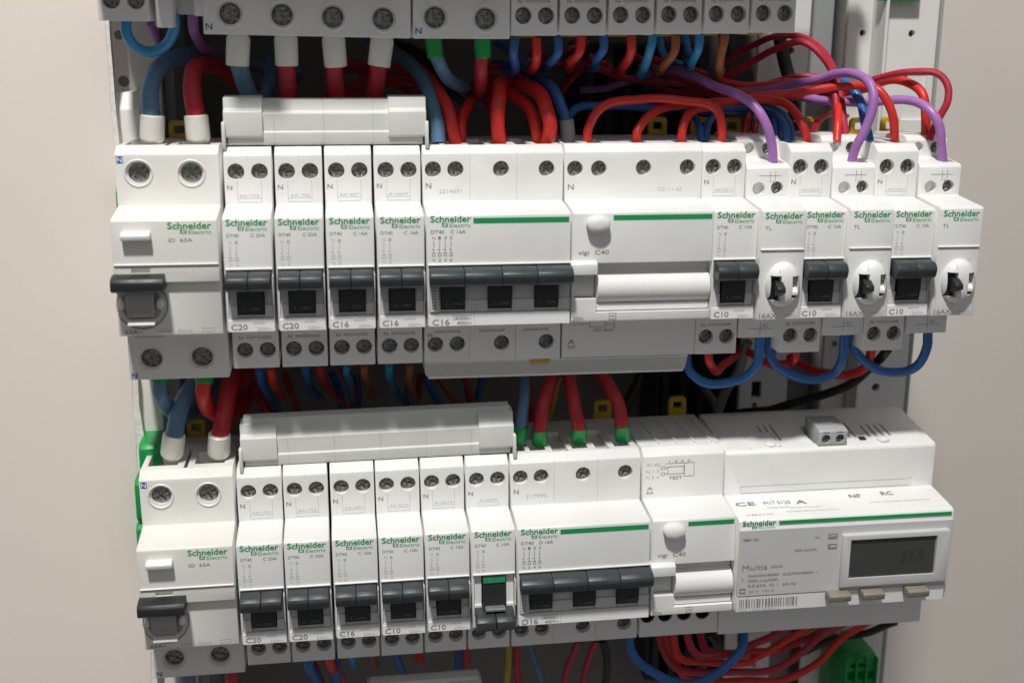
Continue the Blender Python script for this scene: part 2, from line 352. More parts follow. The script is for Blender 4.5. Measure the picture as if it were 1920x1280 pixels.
# ---------------------------------------------------------------- four-pole breaker, three modules
def mcb4(loc, label, rating, code, amp, tilt=0):
    t = thing('four_pole_breaker', loc, label, 'circuit breaker', 'wide four-pole breakers', tilt)
    W = 53.8; U = [(4.0, 34.6), (12.4, 34.6), (29.6, 34.6), (47.0, 34.6)]; D = [(4.4, -32.9), (12.9, -32.9), (30.2, -32.9), (47.8, -32.9)]
    gr = [(4 + 17.3*k, 14 + 17.3*k, TF-2, TF+1.0, -28.3, -27.3) for k in range(3)]
    part('body', 'mcb4', bodyfn(W-.3, U + D, recess=(1.0, 56, -80, -66.2, -16.2, 1.6), entries=[(1.8, 7.2), (9, 15.5), (26.5, 33), (44, 50.5)],
         grooves=gr + [(18, 24.5, TF+5, TF+30, 41, 60), (36, 41.5, TF+5, TF+30, 41, 60)], seams=(17.8, 35.6)), 'white', t)
    for x, z in U + D: screw(t, x, z, 2.98)
    def sur():
        g = G().box(1.15, W-.15, -71.6, -66.0, -16.0, 1.4); c = G()
        for k in range(3): g.box(max(14.2+17.5*(k-1), 1.15), 5.0+17.5*k, -72.4, -71, -16.0, -11.6); c.box(5.1+17.5*k, 14.2+17.5*k, -74, -67, -15.2, 3)
        g.box(49.2, W-.15, -72.4, -71, -16, -11.6)
        return g, c
    part('lever_surround', 's4', sur, 'surround', t)
    part('ridge', 'r4', lambda: G().box(.5, 53.5, -73.7, -72.5, 1.75, 2.35).bevel(.15, 1), 'white', t)
    part('lever', 's4', lever_bar(.8, 53.6, (13.4, 27.2, 40.2)), 'anthracite', t)
    for k in range(3): stem(t, 5.3 + 17.5*k, 8.8)
    part('side_label', 's4', lambda: G().box(1.1, 4.2, -74, -71, -15.4, -5.8), 'shade', t)
    prints('side_marking', [('#', 1.7, 3.6, -6.6-k*1.1, -6.1-k*1.1, -74.06) for k in range(8)], 'ink', t)
    part('label_strip', 's4', lambda: G().prism([(-73.3, -21.0), (-73.3, -16.9), (-72, -16.5), (-72, -21.2)], .7, 17.4).prism([(-73.3, -21.0), (-73.3, -16.9), (-72, -16.5), (-72, -21.2)], 17.6, 53.4), 'label', t)
    prints('rating_marking', [(rating, 1.9, -20.6, 3.2, -73.4, 6.4, .03)], 'ink', t)
    prints('voltage_marking', [('400V~', 11.0, -20.6, 1.9, -73.4, 5.6, .01)] + [('6000', 10.4, -18.4, 1.3, -73.4, 5)] + frame(9.6, 16.2, -18.6, -17.0, -73.4, .14), 'ink', t)
    logo(t, 1.5, 17.7, 14.8)
    part('green_line', 's4', lambda: G().box(17.2, 52.6, FR-.12, FR+.5, 17.2, 19.1), 'green', t)
    prints('model_marking', [('DT40', 1.6, 13.5, 1.9, FP, 5, .02), (amp, 8.8, 13.5, 1.9, FP, 5.6, .02)], 'ink', t)
    diagram(t, 2.2, 12.8, 4, 2.1, 'N135', 'ink')
    prints('neutral_mark', [('N', 1.2, 27.6, 2.9, TP, 2.1, .03), ('N', 1.6, -30.0, 2.4, TP, 1.6, .03)], 'ink', t)
    prints('code_marking', [(code, 6.2, 25.7, 2.2, TP, 8.6)], 'soft_ink', t)
    prints('shelf_marking', [('NF EN 61 947-2', 5, 21.65, 1.5, -63, 10, 0, (0, -.12)), ('NF', 22, 21.65, 1.6, -63, 4.2, .03, (0, -.12))], 'soft_ink', t)
    return t
# ---------------------------------------------------------------- differential add-on block
def vigi(loc, label, W, upper, lower, tilt=0, code='CC-11-62'):
    t = thing('residual_current_block', loc, label, 'circuit breaker', 'add-on blocks with a white roll', tilt)
    def ex(c): c.lathe(W*.0+9.4 if W > 40 else 9.0, 16.9, [(4.9, FR-1), (4.9, FR+.5)], 24)
    part('body', W, bodyfn(W-.2, upper + lower, recess=(1.0, 9.6, -80, -67, -12.4, -1.2), entries=[(x-3, x+3) for x, z in upper],
         grooves=[(9.6, W+2, -80, -67.5, -17.6, 1.4)]), 'white', t)
    for x, z in upper + (lower if W > 40 else []): screw(t, x, z, 2.98)
    if W < 40:
        for x, z in lower: part('hole_dark_cup', 'h', lambda: (G().cyl(0, 0, 2.95, TF+.6, TF+3.9, 20), G().cyl(0, 0, 2.6, TF-1, TF+3.4, 20)), 'black', t, (x, 0, z))  # black cup paints in the darkness inside each open hole
    part('bridge_plate', W, lambda: G().prism([(-68, 2.2), (-74.4, 2.2), (-75.6, 1.4), (-75.8, -2.6), (-68, -2.6)], -.6, 9.4).bevel(.35), 'white', t)
    part('bridge_slot', W, lambda: G().box(1.0, 9.5, -69, -66.2, -12.2, -2.0), 'shade', t)
    part('roll', W, lambda: G().prism([(-66, -3.2)] + [(-67.4-6.6*math.cos(a), -9.0+6.0*math.sin(a)) for a in [R(q) for q in range(80, -81, -10)]] + [(-66, -14.8)], 9.9, W-.5).bevel(.3, 1), 'white', t)
    part('roll_edge', W, lambda: G().prism([(-66, -14.6), (-71.4, -14.4), (-71.6, -17.2), (-66, -17.4)], 9.9, W-.5).bevel(.3, 1), 'white', t)
    bx = 9.4 if W > 40 else 8.6
    part('test_button', W, lambda: G().lathe(bx, 16.2, [(4.4, FR+1), (4.4, -75.4), (4.0, -76.3), (2.8, -76.9), (1.2, -77.1)], 24, 1, .70), 'white', t)
    x0 = 15.4 if W > 40 else 14.6
    part('green_line', W, lambda: G().box(x0, W-1.0, FR-.12, FR+.5, 17.4, 19.2), 'green', t)
    prints('model_marking', [('vigi', 2.3, 4.6, 2.3, FP, 4.1, .03), ('C40', 8.6, 4.6, 2.4, FP, 5.4, .02)], 'ink', t)
    prints('rating_marking', [('30m', .9, -20.4, 2.2, FP, 3.8, .03)], 'ink', t)
    prints('class_marking', frame(14.6, 17.4, -20.4, -17.8, FP, .2) + [('#', 15.1, 16.9, -19.3, -18.9, FP)], 'ink', t)
    prints('shelf_marking', [('NF USE', 4.6, 21.6, 1.7, -63, 4, .03, (0, -.12)), ('EN 61009', 10, 21.6, 1.5, -63, 10, 0, (0, -.12)), ('NF', 22, 21.6, 1.7, -63, 3, .03, (0, -.12))], 'soft_ink', t)
    if W > 40:
        prints('neutral_mark', [('N', 1.3, 26.3, 3.1, TP, 2.3, .05)], 'ink', t)
        prints('code_marking', [(code, 36.4, 25.4, 2.2, TP, 9.4)], 'soft_ink', t)
        it = frame(11, 17.4, -27.9, -25.2, TP, .22) + [('#', 3, 11, -26.6, -26.4, TP), ('#', 17.4, 21, -26.9, -26.7, TP), ('#', 20.8, 21, -28.6, -24.5, TP), ('TEST 30mA', 12.4, -29.6, 1.5, TP, 8, .03)]
        prints('wiring_diagram', it, 'ink', t); prints('warning_mark', [('A', 2.3, -34.4, 2.6, TP, 3, .02), ('30', 2.3, -36.2, 1.7, TP, 3, .02)], 'ink', t)
    else:
        it = frame(10.4, 17.4, 32.6, 36.0, TP, .25) + frame(17.4, 21.6, 31.4, 37.4, TP, .2) + frame(7.6, 9.4, 34.8, 36.2, TP, .2) + frame(7.6, 9.4, 32.2, 33.6, TP, .2)
        it += [('#', 9.4, 10.4, 35.3, 35.5, TP), ('#', 9.4, 10.4, 32.8, 33.0, TP), ('TEST', 11, 30.4, 1.9, TP, 5.6, .03), ('#', 9.4, 21.5, 37.2, 37.4, TP), ('1 3 5 7', 11, 37.7, 1.2, TP, 9)]
        prints('wiring_diagram', it, 'ink', t)
        prints('pole_marking', [('A1 A2', 1.4, 36.4, 2.1, TP, 6.0, .02), ('N 1 3', 1.4, 33.6, 1.8, TP, 5.4), ('N 2 4', 1.4, 31, 1.8, TP, 5.4)], 'soft_ink', t)
        prints('warning_mark', [('A', 2.0, 26.2, 2.0, TP, 2.4, .02), ('30', 1.6, 24.4, 1.6, TP, 3, .02)], 'ink', t)
    return t
# ---------------------------------------------------------------- impulse relay
def relay(loc, label, code, tilt=0):
    t = thing('impulse_relay', loc, label, 'relay', 'impulse relays with an oval rocker', tilt)
    def fn():
        prof = [(-2, 34), (-2, -34), (-9, -36), (-20, -36), (-20, -33.6), (TF, -33.6), (TF, -24), (-72, -22.0), (-75.2, -21.2), (-75.2, 20.4), (-74.4, 21.2), (TF, 22.8), (TF, 34.0), (TF+1.6, 35.2), (-41, 36.4), (-41, 43.2), (-38, 45), (-9, 44)]
        g = G().prism(prof, .12, 17.6).bevel(.4, 2); c = G()
        c.cyl(5.2, 26.2, 2.5, TF-3, TF+3.0, 20); c.cyl(12.6, 26.4, 2.5, TF-3, TF+4.6, 20)
        c.cyl(5.2, 40.3, 2.2, -45, -38, 20); c.cyl(12.6, 40.3, 2.3, -45, -36.4, 20)
        c.box(11.6, 16.6, -50.5, -43.5, 31, 40); c.box(-1, 19, -80, -74.8, 5.15, 5.6)
        c.box(3.9, 8.1, -85, -72, -13.4, -3.4)
        c.box(12.0, 15.2, -85, -72.5, -12.8, -3.6)
        return g, c
    part('body', 'relay', fn, 'white', t)
    def oval():
        g = G().lathe(9.6, -7.6, [(7.9, -74.6), (7.8, -75.8), (7.0, -77.6), (5.6, -78.6), (3, -79.2), (1, -79.3)], 32, .88, 1.12)
        c = G().box(4.1, 7.9, -85, -60, -13.2, -3.6); c2 = G().box(12.2, 15.0, -85, -70, -12.6, -3.8)
        me = bpy.data.meshes.new('t'); c2.bm.to_mesh(me); c.bm.from_mesh(me)
        return g, c
    part('rocker_dome', 'o', oval, 'white', t)
    part('slot_lining', 'o', lambda: G().box(4.0, 8.0, -73, -72.4, -13.3, -3.5), 'black', t)
    part('rocker', 'o', lambda: G().prism([(-72, -5.2), (-79, -5.6), (-82.6, -7.4), (-82.8, -9.4), (-79, -11), (-72, -11.6)], 5.4, 8.6).bevel(.5, 2), 'black', t)
    part('rocker_post', 'o', lambda: G().prism([(-73, -2.6), (-76.2, -2.8), (-76.4, -13), (-73, -13.2)], 4.4, 7.6), 'black', t)
    part('indicator', 'o', lambda: G().prism([(-74, -2.6), (-74.2, -6.6), (-78.2, -10), (-78.2, -11), (-74, -12.4)], 12.35, 14.85), 'white', t)
    part('indicator_window', 'o', lambda: G().box(12.35, 14.85, -76.3, -74, -6.6, -3.9), 'steel', t)
    part('ridge', 'o', lambda: G().box(.4, 17.3, -75.8, -74.9, 5.7, 6.2).bevel(.15, 1), 'white', t)
    screw(t, 12.6, 26.4, 2.4, TF+2.4); screw(t, 12.6, 40.3, 2.2, -38.6)
    logo(t, 1.5, 17.6, 14.6, -75.26)
    prints('model_marking', [('TL', 1.6, 13.4, 1.9, -75.26, 2.6, .01)], 'ink', t)
    prints('rating_marking', [('16AX', 1.2, -20.6, 2.7, -75.26, 7.0, .03)], 'ink', t)
    prints('voltage_marking', [('250V~', 11.4, -20.4, 1.7, -75.26, 4.6, .01), ('o', 13.4, .4, 1.6, -75.26)], 'soft_ink', t)
    prints('rocker_marking', [('#', 6.9, 7.1, -1.6, -.4, -79.0)], 'ink', t)
    it = [('#', 5.0, 14, 31.0, 31.2, TP), ('#', 9.6, 9.8, 28.4, 32.8, TP), ('#', 11.6, 11.8, 29.4, 32.8, TP), ('A1', 10.4, 28.2, 1.6, TP)]
    it += [('#', 4.0, 14, -30.0, -29.8, TP), ('#', 9.0, 9.2, -32, -27.2, TP), ('A2', 10.0, -29.2, 1.8, TP)]
    prints('wiring_diagram', it, 'ink', t)
    clip(t, 9)
    return t
# ---------------------------------------------------------------- comb busbar
def comb(loc, length, label, h=(0, 16.5), teeth=8, tilt=0):
    t = thing('comb_busbar', loc, label, 'busbar', 'grey comb busbars over the narrow breakers', tilt)
    prof = [(-34, 0), (-49, 0), (-50, .8), (-50.4, 4.8), (-49.4, 5.2), (-50.2, 11.6), (-47.6, 12.4), (-47.2, h[1]), (-42, h[1]+.4), (-34, 14)]
    part('housing', length, lambda: G().prism(prof, 1.2, length-1.2).bevel(.3, 2), 'comb', t)
    n = int(round(length/18))
    for k in range(1, n): part('seam', 's', lambda: G().prism([(y-.14, z) for y, z in prof[1:8]] + [(-46, 12), (-46, 1)], -.10, .10), 'shade', t, (18.1*k, 0, 0))
    def cap():
        p = [(-33, 3.4), (-51.4, 3.0), (-51.8, 3.8), (-51.8, 12.4), (-49.4, 13.4), (-49.0, h[1]+.8), (-42, h[1]+1.3), (-33, 15)]
        return G().prism(p, 0, 14).bevel(.3, 2)
    part('end_cap', 'c', cap, 'comb', t); part('end_cap', 'c', cap, 'comb', t, (length-14, 0, 0))
    for x in (-.6, length-.5): part('end_tab', 't', lambda: G().prism([(-46, -.6), (-53, -1.2), (-54, 0), (-53.4, 8.4), (-52, 9), (-46, 8)], 0, 1.2).bevel(.2, 1), 'comb', t, (x, 0, 0))
    def th():
        g = G()
        for k in range(n): g.box(3.6+18*k, 5.8+18*k, -41, -39, -8, 2); g.box(12+18*k, 14.2+18*k, -41, -39, -8, 2)
        return g
    part('teeth', n, th, 'copper', t)
    return t
# ================================================================ THE SETTING
def struct(name, g, m, cut=None, label=None):
    o = link(name, to_mesh(name, g, m, cut), kind='structure')
    return o
struct('back_wall', G().box(-60, 347, 95, 98, -420, 330), 'back')
def ragged(x0, x1, z0, z1, seed, side, amp=1.2):
    random.seed(seed); pts = []; n = 70
    for i in range(n+1):
        z = z0 + (z1-z0)*i/n; pts.append((x1 + random.uniform(-.25, .25)*amp if side > 0 else x0 + random.uniform(-.25, .25)*amp, z))
    return [(x0, z0)] + pts + [(x0, z1)] if side > 0 else [(x1, z1)] + pts[::-1] + [(x1, z0)]
lp = struct('left_panel', G().plate(ragged(-420, -6.9, -520, 420, 3, 1, 2.2), -20, -15), 'panel')
link('panel_edge', to_mesh('panel_edge', G().plate(ragged(-30, -4.6, -520, 420, 5, 1, 5), -19.6, -15.2), 'core'), lp, kind=None)
rp = struct('wall', G().box(-1500, 2500, 450, 460, -1500, 1500), 'panel_dark')
random.seed(11)
# cabinet: inner side plates and uprights
def plate_thing(name, label, cat, boxes, m, holes=(), slots=()):
    g = G()
    for b in boxes: g.box(*b)
    g.bevel(.4, 1); c = None
    if holes or slots:
        c = G()
        for x, z, r in holes: c.cyl(x, z, r, -200, 200, 18)
        for b in slots: c.box(*b)
    o = link(name, to_mesh(name, g, m, c)); o['label'] = label; o['category'] = cat
    return o
zz = [75 - 25*k for k in range(-4, 16)]
u = plate_thing('mounting_upright', 'light grey perforated upright at the left edge behind the wires', 'upright', [(-16, 9, 4, 7, -400, 300)], 'upright', [(-6.2, 82-36*k, 1.9) for k in range(-4, 12)] + [(-5.6, 64-36*k, 2.3) for k in range(-4, 12)])
link('side_flange', to_mesh('side_flange', G().box(7, 9, 7.2, 95, -400, 300), 'steel'), u)
link('front_lip', to_mesh('front_lip', G().box(9.2, 13, 14, 17, -400, 300), 'steel'), u)
u = plate_thing('mounting_upright', 'white perforated upright behind the wires at the right end', 'upright', [(268, 292, 38, 41, -400, 300)], 'upright', [(283.5, 76-44*k, 1.6) for k in range(-4, 10)] + [(276, 62-22*k, 1.4) for k in range(-4, 16)],
   [(282.3, 284.9, 30, 50, 58-44*k, 68-44*k) for k in range(-4, 8)] + [(274, 279, 30, 50, 44-44*k, 52-44*k) for k in range(-4, 8)])
link('recessed_web', to_mesh('recessed_web', G().box(292.2, 308, 52, 55, -400, 300), 'steel'), u)
cab = plate_thing('cabinet_side', 'grey moulded side plate with round holes beside the right panel', 'cabinet side', [(306, 318, 30, 33, -400, 300), (319, 345.2, 22, 25, -400, 300)], 'upright', [(313.5, 84, 1.5), (309, 47, 1.3), (333, 84, 1.6), (331, 66, 2.6), (337, 30, 2), (311, -60, 1.5), (330, -80, 2)],
   [(331, 342, 20, 23.5, 46, 68)])
link('side_wall', to_mesh('side_wall', G().box(345.4, 347, 22, 94.8, -400, 300), 'steel'), cab)
link('rib', to_mesh('rib', G().box(318.2, 319.6, 17, 33, -400, 300).bevel(.3, 1), 'upright'), cab)
# dark wiring ducts in the depth
def duct(label, x0, x1, z0, z1, y=60):
    t = thing('wiring_duct', (x0, y, z0), label, 'cable duct', 'black ducts deep between the rows')
    w_, h_ = x1-x0, z1-z0
    part('channel', (w_, h_), lambda: (G().box(0, w_, 0, 32, 0, h_).bevel(.5, 1), G().box(2, w_-2, -4, 28, 2, h_-2)), 'duct', t)
    for k in range(int(w_/9)):
        part('duct_finger', h_, lambda: G().box(0, 4, -1.5, 0, .5, h_-.5).bevel(.3, 1), 'duct', t, (3+9*k, 0, 0))
duct('black slotted duct deep behind the wires between the top and middle rows', 190, 262, 8, 78)
duct('black slotted duct in the depth between the middle and lower rows', 232, 296, -120, -48)
duct('black slotted duct in the depth below the energy meter', 232, 280, -250, -172)
# DIN rails
for z, lb in ((123.7, 'steel rail carrying the top row of switches'), (0, 'steel rail carrying the middle row of breakers'), (-123.7, 'steel rail carrying the lower row of breakers and the meter')):
    g = G().prism([(-1.2, 17.5), (-1.2, 12), (5, 12), (5, -12), (-1.2, -12), (-1.2, -17.5), (-2.2, -17.5), (-2.2, -11), (4, -11), (4, 11), (-2.2, 11), (-2.2, 17.5)], -5, 300)
    o = link('mounting_rail', to_mesh('mounting_rail', g, 'upright'), loc=(0, 0, z)); o['label'] = lb; o['category'] = 'rail'; o['group'] = 'mounting rails'
# white moulded blocks at the left edge
def corner_block(loc, label):
    t = thing('corner_block', loc, label, 'plastic block', 'white blocks along the left edge')
    part('block_body', 'b', lambda: G().prism([(20, -34), (-12, -34), (-14, -30), (-14, 0), (-8, 6), (3, 6), (3, -34)], 0, 9.5).bevel(.8, 2), 'cream', t)
    if loc[2] < 0: part('block_step', 'b', lambda: G().box(1.4, 8, -11, 2.6, 6.2, 9.5).bevel(.5, 2), 'cream', t)
corner_block((-6.6, 0, 54.5), 'white plastic block at the left edge beside the upper steel blue cable')
corner_block((-5.6, 0, -50), 'white plastic block at the left edge below the middle two-pole switch')
corner_block((-3.0, 0, -172), 'white plastic block at the left edge below the lower two-pole switch')

# ================================================================ DEVICES
Z0, Z1, Z2 = 123.7, 0, -123.7
# --- middle row
rc1 = rccb((-1.5, 0, -.2), 'wide two-pole switch with a black lever at the left end of the middle row')
rc1.scale = (1.035, 1, 1)
nar = 'narrow breakers with two screws'
mcb((36.9, 0, .1), 'narrow C20 breaker right beside the two-pole switch in the middle row', nar, 'C20', 'C 20A', 'AA1702')
mcb((55.2, 0, .1), 'second narrow C20 breaker in the middle row, left of the first C16', nar, 'C20', 'C 20A', 'AA1702')
mcb((73.3, 0, .2), 'narrow C16 breaker in the middle row touching the second C20 breaker', nar, 'C16', 'C 16A', 'AA1607')
mcb((91.5, 0, .2), 'narrow C16 breaker in the middle row touching the wide four-pole C16 breaker', nar, 'C16', 'C 16A', 'A16607')
mcb4((109.5, 0, .3), 'wide four-pole C16 breaker with green line in the middle row', 'C16', '2214691', 'C 16A')
v1 = vigi((163.4, 0, .5), 'wide block marked 30m with white roll and test button in the middle row', 54, [(4.0, 34.2), (13.2, 34.2), (30.6, 34.4), (47.8, 34.4)], [])
clip(v1, 48.3)
part('wiring_cover', 'v', lambda: G().plate([(-53.2, -39.9), (-53.6, -45.0), (-52.4, -46.6), (49.6, -46.9), (50.6, -45.8), (51.6, -40.2), (51.6, -39.9)], -53.6, -8).bevel(.4, 1), 'shade', v1)
part('cover_highlight', 'v', lambda: G().box(-52.4, 49.6, -54.6, -53.4, -46.9, -46.1).bevel(.2, 1), 'white', v1)  # white strips stand in for the highlights along the cover's edges
part('cover_highlight', 'v2', lambda: G().box(-53, 51.4, -54.3, -53.4, -40.9, -40.3).bevel(.2, 1), 'white', v1)
part('rail_clip', 'v', lambda: G().box(-12.4, -4.4, -54.6, -50, -42.0, -40.3).bevel(.4), 'yellow', v1)
kw = dict(upper_lines=True)
mcb((217.1, 0, .3), 'narrow C10 breaker in the middle row beside the wide block with the roll', nar, 'C10', 'C 10A', 'AA10614', **kw)
relay((234.8, 0, .2), 'impulse relay marked 16AX with oval rocker, nearest to the wide blocks', 'a')
mcb((251.9, 0, .0), 'narrow C10 breaker in the middle row between the first and second oval-rocker relays', nar, 'C10', 'C 10A', 'AA10614', **kw)
relay((269.6, 0, .2), 'impulse relay marked 16AX with oval rocker, the middle one of three', 'b')
mcb((287.2, 0, -.2), 'narrow C10 breaker in the middle row beside the outermost relay', nar, 'C10', 'C 10A', 'AA10614', **kw)
relay((305.3, 0, .1), 'impulse relay marked 16AX with oval rocker at the right end of the row', 'c')
comb((37.4, 0, 43.7), 74, 'grey comb busbar over the four narrow breakers of the middle row')
# --- lower row
TL = -.0117
def dz2(x): return Z2 - 1.35 + x*.0117
rccb((-.6, 0, dz2(0)), 'wide two-pole switch with a black lever at the left end of the lower row', TL, mark='30mA')
row2 = [(36.2, 'C20', 'C 20A', 'AA1702', 'narrow breaker beside the two-pole switch at the left of the lower row', False),
        (54.0, 'C20', 'C 20A', 'AA1702', 'narrow C20 breaker in the lower row, left of the lower C16', False),
        (72.2, 'C16', 'C 16A', 'AA1607', 'only narrow C16 breaker in the lower row', False),
        (90.0, 'C10', 'C 10A', 'AA10614', 'narrow C10 breaker in the lower row touching the C16 breaker', False),
        (107.9, 'C10', 'C 10A', 'A16614', 'narrow C10 breaker in the lower row left of the tripped one', False),
        (125.9, 'C10', 'C 10A', 'A16607', 'narrow breaker with its lever down and a green marker showing', True)]
for x, r_, a_, c_, lb, tr in row2: mcb((x, 0, dz2(x)), lb, nar, r_, a_, c_, TL, tripped=tr, lower_groove=False, upper_lines=not tr)
b4 = mcb4((144.0, 0, dz2(144)), 'wide four-pole D16 breaker with green line in the lower row', 'D16', '217990', 'D 16A', TL)
lower_clip(b4, 47, -16); clip(b4, 47.9)
v2 = vigi((198.2, 0, dz2(198)), 'two-module block with white roll and drawn circuit beside the meter', 34.5, [], [(3.6, -30.4), (11.2, -30.4), (19.4, -30.4), (27.4, -30.4)], TL)
part('vent_rib', 'v', lambda: G().prism([(TF+6, 42.6), (TF+6, 43.9), (-12, 43.2), (-12, 42.0)], 0, .8), 'white', v2, (8, 0, 0))
for k in range(1, 4): part('vent_rib', 'v', None, 'white', v2, (8+7.5*k, 0, 0))
clip(v2, 27.7)
comb((37.9, 0, -81.7), 107.5, 'long grey comb busbar over the six narrow breakers of the lower row', h=(0, 19.2), tilt=TL*1.4)
# --- energy meter
def meter():
    t = thing('energy_meter', (232.7, 0, Z2+1.6), 'wide energy meter with dark display and three olive buttons at the lower right', 'meter', None, TL*.55)
    t.scale = (1.015, 1, 1)
    W = 89.6
    def fn():
        prof = [(-14, 40), (-14, -38), (-20, -41.5), (TF, -41.5), (TF, -23), (-71, -21.4), (-74, -20.6), (-75.4, 12.5), (-75, 18.4), (-73.8, 19.4), (TF, 21.4), (TF, 39.2), (TF+1, 40.5), (-20, 44.6), (-14, 44)]
        g = G().prism(prof, .12, W).bevel(.5, 2); c = G()
        for k in range(6): c.box(20+2.8*k if k < 3 else 44+2.8*k, 21+2.8*k if k < 3 else 45+2.8*k, -46, -30, 40.2, 60)
        for k in range(4): c.box(64+3*k, 65.1+3*k, -46, -34, 40.2, 60)
        c.box(38.2, 50.8, -50, -34, 40.5, 60)
        c.cyl(60.5, 0, .1, 0, .1, 3)
        c.box(7, 79.6, TF-.5, TF+.35, 21.9, 22.5); c.box(6.6, 7.1, TF-.5, TF+.35, 21.9, 25); c.box(79.4, 79.9, TF-.5, TF+.35, 21.9, 26)
        c.box(7, 79.6, TF-.5, TF+.35, 25.0, 25.3)
        return g, c
    part('body', 'm', fn, 'white', t)
    fy = -75.5
    part('faceplate', 'm', lambda: G().prism([(-74.6, 15.2), (-76.3, 15.2), (-76.2, -13.6), (-74.4, -13.6)], .5, W-.6).bevel(.25, 1), 'face', t)
    pl = part('label_plate', 'm', lambda: G().prism([(-73.6, -13.9), (-75.9, -13.9), (-75.2, -20.9), (-73.4, -20.9)], .5, W-1.6).bevel(.2, 1), 'label', t)
    def bez():
        return G().prism([(-75, 11.8), (-78.4, 11.4), (-78.0, -11.4), (-75, -12.2)], 42.4, W-2.4).bevel(.5, 2), G().box(45.6, 81.8, -80, -77.0, -7.6, 9.4)
    part('display_frame', 'm', bez, 'face', t)
    d = part('display', 'm', lambda: G().box(45.8, 81.6, -77.3, -76.2, -7.4, 9.2), 'lcd', t)
    prints('display_digits', [('37.5', 67.5, -1.6, 6.4, -77.36, 9.6, .01)], 'digit', d)
    for x in (37.3, 51.4, 70.2):
        part('button', 'm', lambda: G().prism([(-73, -13.2), (-80.6, -13.3), (-81.4, -14.0), (-80.9, -16.5), (-73, -17.0)], 0, 9.0).bevel(.3, 2), 'olive', t, (x, 0, .2))
        prints('button_marking', [('ok' if x == 51.4 else 'v' if x < 40 else '-', 3.2+x, -15.6, 1.6, -81.35, 2.4)], 'ink', t)
    part('green_line', 'm', lambda: G().box(16.6, W-1.2, -75.5, -74.4, 16.8, 18.1), 'green', t)
    logo(t, 1.6, 16.7, 13.6, -75.4)
    q = -76.42
    prints('model_marking', [('iEM3155', 1.6, 10.6, 1.5, q, 6.4, .01), ('MID', 35.0-3.8, 10.2, 1.2, q, 2), ('5000 imp/kWh', 23.2, 5.0, 1.4, q, 9.2, .01)], 'ink', t)
    prints('meter_name', [('Multis', 2.0, -2.0, 3.3, q, 10.2, 0), ('4P63A', 13.6, -1.6, 1.6, q, 5)], 'ink', t)
    prints('data_lines', [('3x230V/400V  3x277V/480V ~', 4.6, -5.0, 1.5, q, 29, .008), ('5000 imp/kWh', 4.6, -7.2, 1.5, q, 12.6, .008), ('0,5-63A  Cl 1  50 Hz', 4.6, -9.4, 1.5, q, 20, .008), ('-25 C  +55 C', 4.6, -11.8, 1.3, q, 11),
            ('T', 1.8, -7.0, 1.8, q)] + frame(1.4, 3.6, -12.0, -10.0, q, .35), 'ink', t)
    ind = [('#', 36.8, 40.6, 9.6, 11.8, q), ('#', 36.8, 40.6, 5.2, 7.4, q)]
    prints('indicator_marks', ind, 'ink', t); prints('indicator_bars', [('#', 37.4, 40.0, 10.8, 11.1, q-.05), ('#', 37.8, 40.2, 6.2, 6.6, q-.05)], 'label', t)
    random.seed(2); x = 1.7; bars = []
    while x < 25.6:
        b = random.choice((.35, .5, .8)); bars.append(('#', x, x+b, -18.0, -15.0, -76.0+.0)); x += b + random.choice((.3, .45, .7))
    prints('barcode', bars, 'ink', t)
    prints('serial_marking', [('MID 1234 5678912', 1.4, -19.7, 1.2, -75.7, 17), ], 'soft_ink', t)
    sh = lambda s, x, y, size, w_, b=0: (s, x, 19.6+(-73.8-y)*-.105+.08, size, y, w_, b, (0, .105))
    prints('shelf_marking', [sh('CE', 2.4, -64, 4.2, 8.2, .03), sh('M17 0120', 14.2, -64, 4, 11, .0), sh('A', 27.2, -64.6, 4.4, 4.6, .04), sh('NF', 51, -62, 4.2, 5, .05), sh('RC', 65, -61, 4.2, 5, .05)], 'ink', t)
    prints('shelf_text', [sh('0123456789-012', 14.4, -67.2, 1.6, 9.5, .02), sh('Schneider Electric Energy Meter', 21, -71, 1.5, 22), sh('www.schneider-electric.com', 57, -67.0, 1.8, 26), sh('iEM3155', 4, -72.2, 1.4, 11, .02), sh('EN50470 IEC62053', 24, -68, 1.4, 13)], 'soft_ink', t)
    tp = lambda s, x, y, size, w_, b=0: (s, x, 40.6+(y+53.8)*.1213+.05, size, y, w_, b, (0, .1213))
    prints('top_marking', [tp('Sortie', 5, -52.5, 2.2, 6.5), tp('Entree', 18, -51.5, 2.2, 6.5), tp('MODBUS', 13, -19, 2.4, 9, .02)], 'ink', t)
    for x in (1.5, 14): part('top_label', x, lambda: G().prism([(-52.5, 40.2), (-52.5, 41.0), (-38, 42.75), (-38, 42)], x, x+9.5).bevel(.1, 1), 'white', t)
    part('seal_hole', 'm', lambda: G().box(59.0, 61.6, -49.2, -46.4, 41, 41.75), 'black', t)
    for x in (20, 68.5): part('seal_bump', 'm', lambda: G().lathe(0, 0, [(2.6, -1.4), (2.4, .4), (1.6, 1.1), (.5, 1.3)], 18).bm and G().loft([[(2.6*math.cos(a)*k, -50+2.6*math.sin(a)*k, 40.9+h) for a in [2*math.pi*i/16 for i in range(16)]] for k, h in ((1, 0), (1, .9), (.75, 1.5), (.3, 1.7))]), 'white', t, (x, 0, 0))
    return t
meter()
